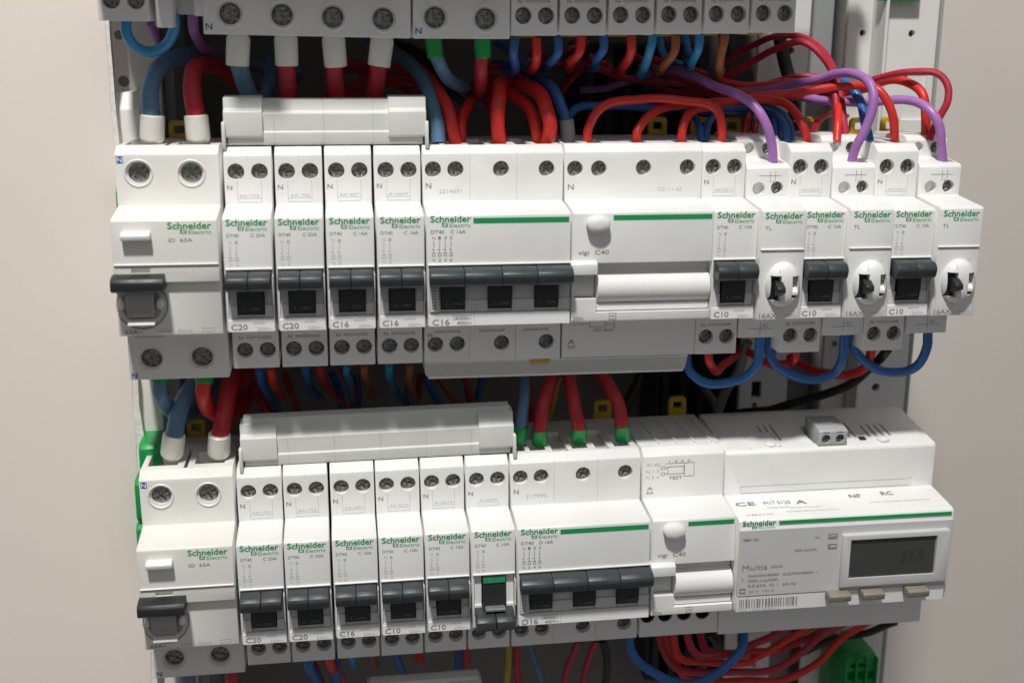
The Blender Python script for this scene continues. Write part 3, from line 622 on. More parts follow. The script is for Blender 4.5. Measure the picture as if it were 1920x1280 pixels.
# grey two-way plug in the top of the meter
pg = thing('terminal_plug', (270.4, 7.6, Z2+51.6), 'small grey two-way terminal plug standing in the top of the meter', 'connector')
part('plug_body', 'p', lambda: (G().prism([(-44, -9), (-60.5, -9), (-61, -8.4), (-61, -2.8), (-60, -2.1), (-50, -.8), (-46, -.8), (-44, -1.6)], 2.0, 14.4).bevel(.4, 2),
     G().cyl(5.2, -5.9, 1.9, -65, -58.5, 18).cyl(11.2, -5.9, 1.9, -65, -58.5, 18).box(3.8, 6.6, -65, -60.3, -3.4, -2.9).box(9.8, 12.6, -65, -60.3, -3.4, -2.9)), 'gray', pg)
for x in (5.2, 11.2): screw(pg, x, -5.9, 1.75, -60)
prints('plug_marking', [('1   2', 4.6, -1.2, 2.2, -54, 8, .01, (0, .12))], 'ink', pg)

# --- top row
ct = struct('light_blocker', G().box(-8, 258, -12, 94, 178, 181), 'upright')  # unseen plate, added to keep light from falling behind the top row
# (its lower terminals only) (only its lower terminals are in the picture)
def mcb_top(x, z, label, tilt=0): 
    return mcb((x, 0, z), label, 'narrow breakers of the top row', 'C10', 'C 10A', 'AA1607', tilt)
mcb_top(-3.0, 128.0, 'breaker at the far left of the top row over the sky blue loop', .01)
xs = [142.4 + 18.2*k for k in range(6)]; zs = [123.6, 123.8, 124.1, 124.4, 124.7, 125.1]
nm = ['breaker of the top row touching the two-screw wide switch', 'second narrow breaker right of the wide switches in the top row', 'third narrow breaker right of the wide switches in the top row',
      'fourth narrow breaker right of the wide switches, a blue and a brown wire under it', 'fifth narrow breaker of the top row, a brown wire under its right screw', 'breaker at the right end of the top row']
for x, z, n in zip(xs, zs, nm): lower_clip(mcb_top(x, z, n), 9)
def rccb_wide(loc, W, screws, label, tilt=0, bx=()):
    t = thing('residual_current_switch', loc, label, 'switch', 'wide switches of the top row', tilt)
    def fn():
        g = G().prism([(-2, 36), (-2, -36), (-9, -41.6), (TF, -41.6), (TF, -24.5), (-70.6, -22.2), (-70.6, -2), (FR, -2), (FR, 20), (TF, 22.8), (TF, 41.6), (-9, 43)], .12, W-.12).bevel(.45, 2); c = G()
        for x, z in screws: c.lathe(x, z, [(4.9, TF-2), (4.8, TF), (4.5, TF+1.0)], 28); c.cyl(x, z, 3.75, TF-.5, TF+4.6, 26)
        return g, c
    part('body', W, fn, 'white', t)
    for x, z in screws:
        part('terminal_ring', 'r', lambda: (G().lathe(0, 0, [(4.95, TF+.4), (5.05, TF-.25), (4.75, TF-.5), (4.5, TF-.25), (4.4, TF+.6)], 28), G().cyl(0, 0, 4.2, TF-3, TF+3, 28)), 'white', t, (x, 0, z))
        screw(t, x, z, 3.6, TF+2.2)
    prints('neutral_mark', [('N', .9, -40.0, 3.1, TP, 2.3, .05)], 'blue_ink', t)
    part('lever', 'top', lambda: G().prism([(-70, .2), (-76, .6), (-84, -1), (-85, -4), (-83, -5.4), (-70, -4.4)], 2, 20).bevel(.4, 2), 'black', t)
    for x in bx: lower_clip(t, x)
    return t
rccb_wide((33.0, 0, 125.2), 73.6, [(9.4, -34.4), (27.6, -34.5), (45.6, -34.8), (63.6, -35.0)], 'wide four-screw switch at the top, white boots below it', .016, bx=(18,))
rccb_wide((106.6, 0, 124.0), 35.6, [(8.1, -34.2), (26.5, -34.6)], 'two-screw wide switch at the top with green sleeves below it', 0, bx=(14,))
tt = thing('impulse_relay', (16.2, 0, 128.2), 'narrow white relay at the top left holding the sky blue loop', 'relay', 'impulse relays with an oval rocker')
part('body', 'top', lambda: (G().prism([(-2, 36), (-2, -36), (-20, -38), (-44, -38), (-44, -30), (TF, -30), (TF, -24), (-73, -22), (-73, 20), (TF, 22), (TF, 40), (-9, 42)], .12, 16.4).bevel(.4, 2), G().box(5.8, 12.6, -60, -38, -50, -27)), 'white', tt)
part('terminal_foot', 'top', lambda: G().box(0, 5.6, -54, -40, -42.5, -29.8).bevel(.6, 2), 'white', tt)
part('terminal_foot', 'top2', lambda: G().box(12.8, 16.4, -50, -38, -38.5, -29.8).bevel(.6, 2), 'white', tt)
# green parts and blocks
gb = thing('earth_terminal_block', at(1598, 1240, 5), 'green terminal block at the bottom right beneath the meter', 'terminal block', 'green terminal blocks')
part('block_body', 'g', lambda: (G().prism([(20, 8), (-6, 8.4), (-9.5, 6.8), (-9.5, 0), (-6.5, -1.4), (-6.5, -3.4), (-9.5, -4.4), (-10.5, -11.5), (-6.5, -12.6), (-6.5, -14), (-10.5, -15), (-10.5, -26), (20, -26)], -8.2, 8.2).bevel(.35, 2), G().box(-5, 4, -16, -7, 2.4, 4.4).box(-5, 4, -16, -8, -9.6, -7.4)), 'green_plastic', gb)
for k in range(4): part('rib', 'g', lambda: G().box(-.5, .5, -11.4, -6, -11, 7.6).bevel(.2, 1), 'green_plastic', gb, (-7.6+5.1*k, 0, 0))
gt = thing('earth_terminal_block', at(1722, -14, 0), 'dark green block peeking in at the top right corner of the cabinet', 'terminal block', 'green terminal blocks')
part('block_body', 't', lambda: G().prism([(21.8, 10), (18, 10), (17, 9), (17, -3.4), (21.8, -3.4)], -9.3, 9.3).bevel(.6, 2), 'green_plastic', gt)
def strip(name, label, pts, w_):
    t = thing(name, pts[0], label, 'terminal strip', 'green strips beside the left switches')
    for i, (dx, dz, h) in enumerate(w_):
        part('strip_block', (i, h), lambda: G().prism([(18, 0), (-8, 0), (-10, -2), (-10, -h+2), (-8, -h), (18, -h)], 0, 9).bevel(.4, 2), 'green_plastic', t, (dx, 0, dz))
a = at(264, 818, -30)
strip('earth_strip', 'bright green terminal strip left of the lower two-pole switch', [(a.x, -22, a.z-3)], [(-.9, 0, 14), (-3.6, -15.2, 18), (-4.2, -34.4, 22)])
a = at(214, 345, -30)
strip('earth_strip', 'thin green strip peeking out left of the middle two-pole switch', [(-4.3, -30, a.z)], [(0, 0, 9)])

# ================================================================ CABLES
def spline(P, n=8):
    P = [Vector(p) for p in P]; Q = [P[0]*2-P[1]] + P + [P[-1]*2-P[-2]]; out = []
    for i in range(1, len(Q)-2):
        a, b, c, d = Q[i-1:i+3]
        for k in range(n):
            t = k/n; out.append(.5*((2*b) + (c-a)*t + (2*a-5*b+4*c-d)*t*t + (3*b-a-3*c+d)*t**3))
    out.append(P[-1]); return out
def cable(m, r, pts, label, group=None, sleeve=None, name='wire', bare=None):
    """pts: (photo x, photo y, depth Y); sleeve: (end, material, length, radius) or a list of them"""
    P = [at(*p) for p in pts]; path = spline(P); rr = random.Random(label); ph = [rr.uniform(0, 6.28) for _ in range(6)]; L_ = 0
    for i in range(1, len(path)-1):                       # small kinks of a hand-bent wire
        L_ += (path[i]-path[i-1]).length; e_ = min(1, i/8, (len(path)-1-i)/8) * .38
        path[i] += Vector([e_*(math.sin(L_/7.3+ph[a])+.6*math.sin(L_/3.9+ph[a+3])) for a in range(3)])
    g = G().tube(path, r, 14 if r > 1.6 else 10)
    sl = [sleeve] if isinstance(sleeve, tuple) else (sleeve or [])
    if not sl and not bare:
        o = link(name, to_mesh(name, g, m)); 
    else:
        o = bpy.data.objects.new(name, None); C.objects.link(o); o.empty_display_size = .01
        link('insulation', to_mesh('insulation', g, m), o)
        for end, sm, ln, sr in sl:
            p, q = (path[0], path[1]) if end == 0 else (path[-1], path[-2]); d = (q-p).normalized()
            prof = [(-1.2, .72), (-.4, .9), (.6, 1.0), (ln-.4, .98), (ln, .86)]
            link('sleeve', to_mesh('sleeve', G().tube([p + d*a_ for a_, _ in prof], 1, 22, [sr*k for _, k in prof]), sm), o)
        if bare:
            p, q = path[0], path[1]; d = (q-p).normalized()
            link('bare_end', to_mesh('bare_end', G().tube([p-d*3, p+d*.6], bare, 10), 'copper'), o)
    o['label'] = label; o['category'] = 'cable' if r > 2.2 else 'wire'
    if group: o['group'] = group
    return o
K = -41   # depth of the cable entries
W1 = ('sleeve', 9.2, 4.5)
# thick cables at the left, upper gap
cable('steel_blue', 3.35, [(285,262,K),(284,215,K),(284,170,-38),(300,125,-28),(345,103,-12),(410,104,4),(480,120,20),(560,140,36)], 'thick steel blue cable in the white boot at the upper left', 'thick cables in white boots', (0,)+W1, 'power_cable')
cable('thick_red', 3.35, [(372,262,K),(368,215,K),(360,165,-38),(364,128,-28),(400,122,-12),(440,150,4),(500,185,20),(560,205,36)], 'thick red cable in the white boot beside the upper comb busbar', 'thick cables in white boots', (0,)+W1, 'power_cable')
for x, m, pts, lb in ((447,'steel_blue',[(447,70,K),(448,120,K),(462,165,-36),(485,215,-26),(500,250,-10)],'thick steel blue cable in the leftmost white boot under the four-screw switch'),
                      (537,'thick_red',[(536,70,K),(538,120,K),(542,170,-36),(548,215,-26),(552,250,-10)],'thick red cable in the second white boot under the four-screw switch'),
                      (625,'thick_red',[(625,72,K),(627,120,K),(632,165,-36),(634,215,-26),(634,250,-10)],'thick red cable in the third white boot under the four-screw switch'),
                      (712,'thick_red',[(717,72,K),(712,120,K),(702,165,-36),(694,215,-26),(690,250,-10)],'thick red cable in the rightmost white boot under the four-screw switch')):
    cable(m, 3.3, pts, lb, 'thick cables in white boots', (0, 'sleeve', 10.5, 4.35), 'power_cable')
cable('steel_blue', 3.0, [(512,96,10),(508,140,4),(500,185,0),(494,230,0)], 'steel blue cable deep behind the upper comb busbar', None, None, 'power_cable')
cable('thick_red', 3.4, [(560,205,36),(640,180,30),(720,150,24),(800,150,20),(870,175,24)], 'dark red cable crossing behind the four white boots', None, None, 'power_cable')
cable('thick_red', 3.2, [(640,120,40),(720,140,34),(800,190,30),(850,230,30)], 'dark red cable deep behind the rightmost white boot', None, None, 'power_cable')
cable('steel_blue', 2.9, [(822,268,K),(818,215,-38),(800,165,-28),(770,125,-16),(730,90,0),(690,70,14)], 'steel blue cable coming down right beside the upper comb busbar', None, None, 'power_cable')
cable('black_wire', 3.4, [(735,85,10),(790,110,6),(830,150,4),(880,190,12)], 'dark cable behind the green sleeves at the top', None, None, 'power_cable')
cable('steel_blue', 2.6, [(812,76,K),(820,112,K),(835,140,-34),(858,160,-22),(880,175,0),(900,190,20)], 'steel blue cable in the left green sleeve under the two-screw switch', 'cables in green sleeves', (0, 'green_plastic', 6.6, 3.1), 'power_cable')
cable('thick_red', 2.5, [(904,76,K),(904,115,K),(903,145,-36),(900,165,-22),(895,180,0)], 'red cable in the right green sleeve under the two-screw switch', 'cables in green sleeves', (0, 'green_plastic', 6.6, 3.1), 'power_cable')
# red cables into the four-pole breaker
g4 = 'red cables entering the four-pole breakers'
cable('red', 2.45, [(856,272,K),(845,230,-40),(828,180,-32),(806,150,-18),(780,130,0),(740,120,20)], 'red cable slanting down to the left pole of the four-pole C16 breaker', g4, None, 'power_cable')
cable('red', 2.1, [(864,272,-36),(866,235,-34),(872,205,-24),(890,180,-8),(930,160,10)], 'red cable tucked behind the slanting one at the left pole', g4, None, 'power_cable')
cable('red', 2.75, [(937,272,K),(934,235,-42),(933,190,-38),(938,160,-24),(955,145,-6),(990,140,14)], 'thick red cable entering the middle pole of the four-pole C16 breaker', g4, None, 'power_cable')
cable('thick_red', 2.1, [(942,262,-30),(925,220,-22),(915,185,-8),(905,165,10)], 'dark red cable behind the middle pole of the four-pole C16 breaker', g4, None, 'power_cable')
cable('red', 2.2, [(1010,272,-38),(1006,235,-38),(992,205,-32),(968,182,-20),(935,168,-6),(890,160,14)], 'red cable bending left from the right pole of the four-pole C16 breaker', g4, None, 'power_cable', bare=1.5)
cable('red', 2.8, [(1026,272,K),(1030,230,-43),(1022,190,-38),(1000,168,-26),(965,155,-8),(920,148,14)], 'thickest red cable entering the right pole of the four-pole C16 breaker', g4, None, 'power_cable', bare=1.8)
cable('blue', 2.1, [(1066,262,-34),(1058,215,-34),(1038,170,-28),(1010,148,-14),(975,132,4),(930,120,24)], 'blue cable in a clear grey sleeve between the two wide blocks', None, (0, 'steel', 8, 2.9), 'power_cable')
# wire tails under the top row
tails = [('blue',1.75,966,72,964,130,'blue wire leftmost under the narrow top breakers'),('red',1.75,1006,72,1001,128,'red wire leftmost under the narrow top breakers'),
 ('blue',1.7,1046,70,1032,120,'blue wire under the second narrow top breaker'),('red',1.75,1090,68,1070,120,'red wire under the second narrow top breaker'),
 ('blue',1.7,1132,66,1118,120,'blue wire between the second and third narrow top breakers'),('red',1.8,1184,66,1170,126,'red wire under the third narrow top breaker'),
 ('cyan',1.75,1224,64,1205,132,'blue wire between the third and fourth narrow top breakers'),('brown',1.7,1266,64,1240,132,'brown wire under the fourth narrow top breaker'),
 ('cyan',1.7,1312,64,1296,122,'bright blue wire under the fourth narrow top breaker'),('brown',1.7,1358,64,1348,135,'brown wire under the fifth narrow top breaker')]
for i, (m, r, x0, y0, x1, y1, lb) in enumerate(tails):
    s = -1 if i % 3 else 1
    cable(m, r, [(x0,y0,K),(x0-2,y0+28,K),(x1+2,y1-6,-34),(x1-3,y1+5,-16),(x1-8+5*s,y1+9,8),(x1-12+14*s,y1+6,36),(x1-16+24*s,y1-8,66)], lb, 'wire tails under the top row')
cable('cyan', 1.4, [(1236,64,-20),(1240,92,-18),(1252,112,-8),(1275,120,10)], 'thin bright blue wire behind the fourth narrow top breaker', 'wire tails under the top row')
cable('cyan', 1.4, [(1284,64,-22),(1290,92,-20),(1292,112,-10),(1285,128,10)], 'second thin bright blue wire behind the brown one at the top', 'wire tails under the top row')
cable('grey_wire', 2.2, [(1336,64,-8),(1338,100,-4),(1335,135,6)], 'pale grey wire behind the brown one at the top right')
# top left loop
cable('cyan', 1.95, [(236,30,K),(238,60,K),(256,86,-38),(285,97,-36),(312,82,-38),(325,50,K),(321,12,K)], 'sky blue loop hanging under the leftmost top breaker')
cable('violet', 1.9, [(358,0,-34),(360,40,-34),(368,70,-28),(385,90,-14),(420,100,10)], 'thick violet wire coming down at the top left')
cable('violet', 1.5, [(282,44,-30),(290,62,-26),(302,80,-12),(318,92,10)], 'thin violet wire behind the sky blue loop')
# red loops out of the wide block
cable('red', 1.75, [(1103,274,K),(1104,240,K),(1118,210,-42),(1150,192,-40),(1220,187,-36),(1290,187,-38),(1330,198,K),(1350,225,K),(1354,272,K)], 'large red loop from the wide roll block to the breaker on its right', 'red wires arching above the middle row')
cable('red', 1.75, [(1194,274,K),(1197,246,K),(1214,218,-38),(1250,203,-32),(1310,194,-24),(1390,186,-18),(1470,178,-18),(1540,166,-22),(1600,160,-30),(1645,172,-38),(1672,205,K),(1678,268,K)], 'red wire arching from the wide roll block far to the right', 'red wires arching above the middle row')
cable('red', 1.75, [(1277,274,K),(1279,240,K),(1294,212,-36),(1335,196,-26),(1400,188,-22),(1450,190,-26),(1484,203,-34),(1506,235,K),(1516,272,K)], 'red wire arching from the wide roll block over the first relay', 'red wires arching above the middle row')
cable('red', 1.6, [(1300,205,20),(1360,178,6),(1430,178,0),(1500,180,-4),(1560,172,-10),(1620,160,-16)], 'red wire running right in the middle of the upper bundle', 'red wires arching above the middle row')
cable('crimson', 1.45, [(1180,100,30),(1260,145,20),(1340,165,10),(1420,172,4),(1500,178,2),(1560,190,6)], 'crimson wire lying along the upper bundle', 'crimson wires above the middle row')
cable('crimson', 1.5, [(1280,170,34),(1350,150,20),(1420,112,6),(1470,84,-6),(1500,76,-12),(1530,92,-16),(1556,128,-20),(1565,170,-24),(1568,220,-28),(1569,266,-34)], 'crimson wire rising to a peak at the right of the top row', 'crimson wires above the middle row')
cable('crimson', 1.4, [(1340,130,34),(1400,92,18),(1450,70,2),(1495,66,-6),(1535,90,-10),(1562,130,-14),(1578,180,-20),(1583,225,-26),(1585,266,-34)], 'second crimson wire just above the peaked one', 'crimson wires above the middle row')
cable('crimson', 1.4, [(1270,120,40),(1330,150,24),(1400,166,16),(1470,150,8),(1540,146,2),(1600,170,0)], 'crimson wire fading into the dark under the brown wires', 'crimson wires above the middle row')
cable('crimson', 1.5, [(1742,262,K),(1760,225,-42),(1778,190,-42),(1774,158,-40),(1745,137,-36),(1695,134,-30),(1645,147,-20),(1590,168,-6),(1530,182,8)], 'crimson wire looping out over the right panel', 'crimson wires above the middle row')
cable('red', 1.9, [(1733,268,-36),(1737,220,-36),(1731,180,-34),(1708,158,-28),(1672,150,-20),(1620,164,-10),(1560,180,0)], 'red wire curving down to the outermost relay', 'red wires arching above the middle row')
cable('red', 1.7, [(1569,266,K),(1571,225,-36),(1568,190,-20),(1550,165,-4)], 'short red wire standing between the first two relays', 'red wires arching above the middle row')
cable('thick_red', 1.5, [(1512,256,-20),(1535,232,-14),(1562,208,0),(1590,190,16)], 'dark red wire slanting up behind the red arch', 'crimson wires above the middle row')
cable('thick_red', 1.5, [(1395,262,-20),(1402,225,-16),(1408,205,-4),(1400,185,16)], 'dark red wire behind the breaker next to the roll block', 'crimson wires above the middle row')
cable('crimson', 1.3, [(1415,262,-24),(1418,232,-22),(1430,215,-14),(1450,205,0)], 'thin crimson wire beside the violet one over the first relay', 'crimson wires above the middle row')
for m, r_, pts, lb in [
    ('red', 1.4, [(1220,110,30),(1290,128,20),(1350,150,12),(1430,160,8),(1500,152,4),(1560,150,4)], 'thin red wire under the violet one in the upper bundle'),
    ('crimson', 1.3, [(1190,150,44),(1260,170,30),(1340,176,18),(1420,164,10),(1510,164,2),(1580,176,0)], 'crimson wire lowest in the upper right tangle'),
    ('blue', 1.4, [(1270,120,34),(1340,160,22),(1410,182,12),(1450,205,2),(1462,240,-14)], 'dark blue wire dropping through the upper right tangle')]:
    cable(m, r_, pts, lb, 'crimson wires above the middle row' if m == 'crimson' else None)
# blue wires
gbw = 'blue wires above the middle row'
cable('blue', 1.7, [(1055,262,-22),(1064,225,-20),(1090,203,-16),(1150,198,-12),(1230,202,-8),(1320,206,-6),(1400,204,-8),(1450,215,-20),(1470,240,-32),(1473,266,-36)], 'long blue wire running level behind the red loops', gbw)
cable('blue', 1.5, [(1316,268,-34),(1312,238,-30),(1298,215,-18),(1270,200,0)], 'short blue wire left of the yellow clip under the red loop', gbw, bare=1.0)
cable('blue', 1.5, [(1322,268,-34),(1328,235,-30),(1346,214,-20),(1375,206,-6),(1420,208,4)], 'short blue wire bending right under the red loop', gbw, bare=1.0)
cable('blue', 1.6, [(1458,266,-30),(1454,235,-26),(1440,212,-14),(1410,200,2)], 'blue wire standing just right of the first violet wire', gbw)
cable('blue', 1.7, [(1482,266,-34),(1480,238,-30),(1466,214,-18),(1430,196,0)], 'blue wire beside the red arch at the first relay', gbw)
cable('blue', 1.9, [(1630,266,-38),(1626,235,-36),(1612,195,-28),(1596,165,-22),(1572,152,-14),(1530,152,0),(1480,160,14)], 'blue wire arching behind the violet one to the second relay', gbw)
# violet wires
gv = 'violet wires entering the relays'
cable('violet', 1.85, [(1450,306,-48),(1447,275,-49),(1437,232,-49),(1415,200,-46),(1370,172,-38),(1320,152,-24),(1278,136,-8),(1230,130,14)], 'violet wire crossing the red arches to the first relay', gv)
cable('violet', 1.85, [(1596,306,-48),(1604,275,-49),(1624,235,-50),(1637,190,-50),(1630,155,-46),(1606,137,-38),(1570,138,-28),(1510,155,-14),(1440,168,-2),(1360,172,12)], 'violet wire in a tall hook over the second relay', gv)
cable('violet', 1.85, [(1768,306,-48),(1766,270,-49),(1758,230,-48),(1735,202,-44),(1695,190,-36),(1630,190,-26),(1560,190,-14),(1480,182,0),(1400,178,14)], 'violet wire reaching right to the outermost relay', gv)
cable('violet', 1.4, [(1090,170,30),(1140,165,24),(1210,140,16),(1270,130,10)], 'thin violet wire in the dark above the roll block', gv)
# black and dark cables in the upper gap
cable('black_wire', 3.0, [(1460,60,24),(1470,110,24),(1484,160,22),(1490,210,18),(1488,262,12)], 'thick black cable before the white upright', None, None, 'power_cable')
cable('crimson', 1.4, [(900,130,20),(960,125,14),(1030,118,8),(1110,128,10),(1200,150,16),(1300,160,30)], 'thin crimson wire running level in the dark of the upper gap', 'crimson wires above the middle row')
cable('crimson', 1.4, [(1040,190,30),(1060,160,22),(1090,130,14),(1110,105,10)], 'thin crimson wire slanting up in the dark of the upper gap', 'crimson wires above the middle row')
cable('crimson', 1.3, [(990,100,20),(1030,110,14),(1060,95,12),(1100,80,20)], 'short crimson wire behind the leftmost wire tails', 'crimson wires above the middle row')
cable('blue', 1.5, [(930,80,10),(960,100,4),(985,130,4),(1000,170,14)], 'dark blue wire behind the first tails of the top row', gbw)
# ---- the gap between middle and lower row
gs = 'green sleeved cables'
cable('steel_blue', 2.9, [(300,704,K),(303,735,-42),(318,770,-34),(345,780,-20),(380,750,0),(400,715,16)], 'teal cable in the left green sleeve under the middle two-pole switch', 'cables in green sleeves', (0, 'green_plastic', 2.6, 3.6), 'power_cable')
cable('red', 2.9, [(384,706,K),(382,735,-42),(390,768,-36),(415,785,-22),(440,775,-4),(470,740,16)], 'red cable in the right green sleeve under the middle two-pole switch', 'cables in green sleeves', (0, 'green_plastic', 2.6, 3.6), 'power_cable')
cable('steel_blue', 3.5, [(322,852,K),(327,815,-42),(340,765,-38),(365,720,-28),(395,680,-10)], 'thick steel blue cable in the white boot at the lower left', 'thick cables in white boots', (0,)+W1, 'power_cable')
cable('thick_red', 3.5, [(410,850,K),(414,812,-42),(420,765,-38),(432,720,-28),(450,680,-10)], 'thick red cable in the white boot beside the lower comb busbar', 'thick cables in white boots', (0,)+W1, 'power_cable')
dk = 'dark wires in the depth between the middle and lower rows'
for m, r, pts, lb in (('thick_red',2.4,[(470,690,-10),(455,730,4),(440,770,20),(430,800,40)],'dark red cable beside the thick red one under the C20 breaker'),
    ('blue',1.8,[(486,690,-36),(492,718,-30),(510,750,-10),(530,790,20)],'blue wire under the first C20 breaker of the middle row'),
    ('red',1.8,[(508,690,-36),(512,712,-34),(518,728,-22),(530,745,0)],'short red wire end under the first C20 breaker'),
    ('thick_red',2.2,[(470,720,10),(490,750,4),(510,785,0),(530,820,0)],'dark red cable slanting to the lower comb busbar'),
    ('crimson',1.5,[(535,700,0),(545,735,4),(556,765,10),(566,800,16)],'thin crimson wire dropping behind the lower comb busbar'),
    ('blue',1.7,[(572,688,-38),(574,704,-34),(580,722,-20),(600,745,0)],'blue wire end under the second C20 breaker'),
    ('crimson',1.7,[(600,688,-38),(602,704,-34),(612,724,-20),(640,750,0)],'red wire end under the second C20 breaker'),
    ('blue',1.7,[(622,700,0),(636,735,4),(646,770,8),(652,800,12)],'dark blue wire slanting in the depth under the first C16'),
    ('cyan',1.5,[(650,686,-38),(650,702,-34),(655,722,-20),(660,750,0)],'teal wire end under the first C16 breaker'),
    ('brown',1.6,[(683,686,-38),(684,704,-34),(690,722,-20),(700,745,0)],'brown wire end under the first C16 breaker'),
    ('thick_red',1.9,[(645,690,10),(660,730,12),(662,765,12),(660,800,12)],'dark red wire in the depth under the first C16'),
    ('blue',1.6,[(668,700,14),(672,740,12),(670,775,12)],'second dark blue wire in the depth under the first C16'),
    ('cyan',1.6,[(730,684,-38),(731,702,-34),(738,722,-20),(750,750,0)],'bright blue wire end under the second C16 breaker'),
    ('brown',1.6,[(768,684,-38),(768,706,-34),(772,730,-20),(780,760,0)],'brown wire end under the second C16 breaker'),
    ('blue',1.6,[(774,700,10),(764,735,8),(762,775,6)],'dark blue wire dropping right of the brown end'),
    ('thick_red',1.6,[(790,700,14),(782,740,10),(780,775,8)],'dark red wire dropping right of the brown end'),
    ('blue',1.7,[(795,706,0),(812,735,0),(830,765,4),(850,790,10)],'dark blue wire slanting right above the lower comb busbar'),
    ('brown',1.5,[(815,700,6),(835,730,6),(860,760,10)],'brown wire slanting right above the lower comb busbar'),
    ('thick_red',1.6,[(870,700,20),(878,735,18),(884,770,18)],'dark red wire above the right end of the lower comb busbar'),
    ('blue',1.6,[(905,700,24),(900,735,22),(893,770,20)],'dark blue wire above the right end of the lower comb busbar'),
    ('yellow_wire',1.2,[(1048,706,0),(1040,740,0),(1026,790,0),(1010,830,0)],'thin yellow wire between two green sleeved cables'),
    ('thick_red',1.7,[(990,706,10),(994,750,8),(1002,800,0)],'dark red wire behind the left green sleeves')):
    cable(m, r, pts, lb, dk)
for m, r, pts, lb in (('steel_blue',2.4,[(972,826,K),(976,790,-42),(982,745,-36),(985,690,-22)],'steel blue cable in the leftmost lower green sleeve beside the comb busbar'),
    ('thick_red',2.75,[(1012,830,K),(1013,800,-43),(1018,755,-40),(1032,715,-32),(1045,675,-20)],'red cable in the second green sleeve above the four-pole D16 breaker'),
    ('thick_red',2.75,[(1085,826,K),(1084,795,-43),(1078,750,-40),(1068,712,-32),(1060,675,-20)],'red cable in the third green sleeve above the four-pole D16 breaker'),
    ('thick_red',2.75,[(1168,822,K),(1167,790,-43),(1156,750,-40),(1135,715,-32),(1110,680,-20)],'red cable in the rightmost lower green sleeve')):
    cable(m, r, pts, lb, gs, (0, 'green_plastic', 7.0, 3.35), 'power_cable')
cable('black_wire', 2.6, [(1160,800,20),(1175,755,20),(1195,720,30),(1205,690,40)], 'dark grey cable right of the green sleeves', None, None, 'power_cable')
# blue loops under the relays
gl = 'blue loops hanging under the relays'
cable('blue', 1.95, [(1286,655,-36),(1292,690,-38),(1316,713,-40),(1356,720,-40),(1395,708,-42),(1420,675,-46),(1427,625,-48)], 'blue loop from the wiring cover to the first relay', gl)
cable('blue', 1.95, [(1438,625,-44),(1446,665,-42),(1475,698,-40),(1520,712,-40),(1562,702,-42),(1580,670,-46),(1584,622,-48)], 'blue loop between the first and second relays', gl)
cable('blue', 1.95, [(1594,622,-44),(1606,660,-42),(1640,690,-40),(1685,695,-40),(1720,684,-44),(1738,655,-48),(1740,620,-49)], 'blue loop between the second and outermost relays', gl)
gr = 'red wires under the right breakers of the middle row'
cable('red', 1.8, [(1328,650,K),(1332,680,-40),(1342,696,-34),(1356,684,-26),(1380,665,-10)], 'red wire making a small hook under the C10 beside the cover', gr)
cable('red', 1.7, [(1492,650,K),(1488,672,-40),(1470,682,-34),(1440,680,-24),(1400,660,-8),(1370,650,10)], 'red wire hooking left under the C10 breaker of the first relay pair', gr)
cable('red', 1.9, [(1636,650,K),(1626,680,-38),(1600,700,-30),(1560,702,-20),(1520,690,-6),(1480,670,10)], 'red wire sweeping left under the outer C10 breaker', gr)
cable('black_wire', 2.0, [(1664,655,K),(1640,685,-34),(1590,720,-22),(1530,745,-8),(1450,765,6),(1380,775,20)], 'black wire sweeping down left above the meter', None)
cable('grey_wire', 2.2, [(1402,640,-10),(1385,690,-4),(1362,730,4),(1345,775,10)], 'dark grey cable hanging behind the first blue loop', None, None, 'power_cable')
cable('grey_wire', 1.8, [(1300,700,40),(1330,740,30),(1350,770,20)], 'thin grey wire in the dark left of the meter')
# ---- under the lower row
g3 = 'red wires coiled under the meter'
for i, (x0, y0, xm, ym, x1, y1, Yd) in enumerate([(1236,1190,1285,1262,1540,1190,-30),(1262,1190,1300,1245,1480,1195,-34),(1288,1190,1330,1232,1445,1190,-38),(1246,1186,1300,1278,1590,1185,-20),(1310,1190,1360,1226,1520,1190,-26)]):
    cable('red' if i % 2 else 'crimson', 1.75, [(x0,y0-30,Yd),(x0+4,y0+8,Yd),((x0+xm)/2-4,(y0+ym)/2+14,Yd),(xm+10,ym-4,Yd),((xm+x1)/2+10,ym-4,Yd+4),(x1-60,(ym+y1)/2+12,Yd+8),(x1,y1+2,Yd+14),(x1+50,y1-26,Yd+24)],
          ['outer red wire of the coil under the meter', 'second red wire of the coil under the meter', 'innermost red wire of the coil under the meter', 'lowest red wire of the coil under the meter', 'rearmost red wire of the coil under the meter'][i], g3)
cable('blue', 2.0, [(1180,1180,K),(1184,1215,K),(1210,1252,-42),(1258,1276,-44),(1310,1278,-44),(1360,1250,-44),(1388,1215,-40),(1396,1175,-34)], 'large blue loop hanging below the lower row by the meter', None)
cable('black_wire', 2.2, [(1330,1185,-20),(1345,1205,-16),(1330,1230,-6),(1310,1250,10)], 'dark cable behind the large blue loop')
cable('black_wire', 1.8, [(1680,1165,-10),(1620,1185,0),(1560,1200,10),(1500,1225,20)], 'dark wire behind the coil below the meter')
g5 = 'dark wires in the depth below the lower row'
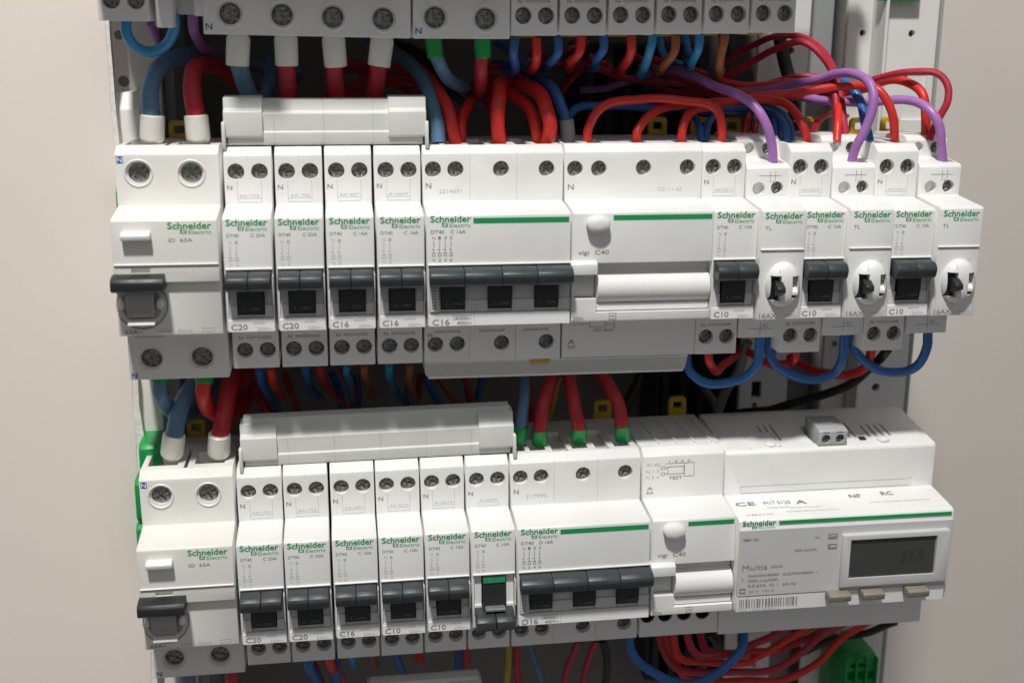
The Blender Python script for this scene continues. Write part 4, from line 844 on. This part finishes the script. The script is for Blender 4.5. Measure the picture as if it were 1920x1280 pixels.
for m, r, pts, lb in (('steel_blue',3.6,[(352,1250,-34),(350,1275,-30),(360,1320,-10)],'thick dark blue cable below the lower two-pole switch'),
    ('thick_red',3.0,[(434,1245,-34),(436,1275,-32),(440,1320,-20)],'thick red cable below the lower two-pole switch'),
    ('blue',2.3,[(578,1232,-38),(580,1246,-36),(588,1262,-26),(600,1290,0)],'blue wire end under the lower C20 breaker'),
    ('thick_red',2.3,[(582,1240,-14),(594,1262,-10),(604,1290,-6)],'dark red wire below the blue wire end'),
    ('red',2.2,[(618,1228,-38),(620,1244,-34),(628,1256,-16),(640,1270,10)],'red wire end under the lower C20 breaker'),
    ('blue',2.2,[(628,1228,-20),(630,1255,-18),(634,1300,-14)],'blue wire standing under the lower C16 breaker'),
    ('cyan',1.7,[(660,1224,-38),(661,1236,-34),(664,1246,-16)],'pale blue wire end under the lower C16 breaker'),
    ('brown',1.8,[(700,1222,-38),(701,1236,-34),(704,1246,-16)],'brown wire end under the lower C16 breaker'),
    ('red',2.0,[(784,1216,-38),(785,1230,-34),(790,1240,-14)],'red wire end under the lower C10 breakers'),
    ('blue',1.8,[(740,1220,0),(748,1240,4),(758,1280,10)],'dark blue wire in the depth under the lower C10'),
    ('crimson',1.8,[(876,1200,-10),(874,1245,-6),(870,1300,0)],'crimson wire hanging under the tripped breaker'),
    ('blue',1.9,[(862,1205,0),(860,1250,4),(856,1300,8)],'dark blue wire hanging left of the crimson one'),
    ('yellow_wire',1.5,[(954,1200,-14),(952,1245,-12),(948,1300,-8)],'yellow wire hanging under the edge of the D16 breaker'),
    ('thick_red',1.8,[(966,1200,-6),(970,1245,0),(974,1300,6)],'dark red wire right of the yellow one'),
    ('steel_blue',1.5,[(990,1205,0),(1004,1240,4),(1020,1290,10)],'teal wire slanting right below the D16 breaker'),
    ('crimson',1.7,[(1086,1200,-10),(1070,1235,-4),(1056,1290,6)],'crimson wire slanting left below the D16 breaker'),
    ('crimson',1.6,[(1118,1200,-10),(1104,1235,-4),(1090,1290,6)],'second crimson wire slanting left below the D16 breaker'),
    ('black_wire',1.8,[(1130,1200,0),(1140,1240,4),(1134,1290,10)],'black wire below the right screw of the D16 breaker')):
    cable(m, r, pts, lb, g5)
# comb busbar of the row below, its top edge just in the picture
p = at(690, 1278, -48)
comb((p.x, 0, p.z-20.5), 48, 'grey busbar edge showing at the very bottom of the picture', h=(0, 19.2), tilt=-.01)
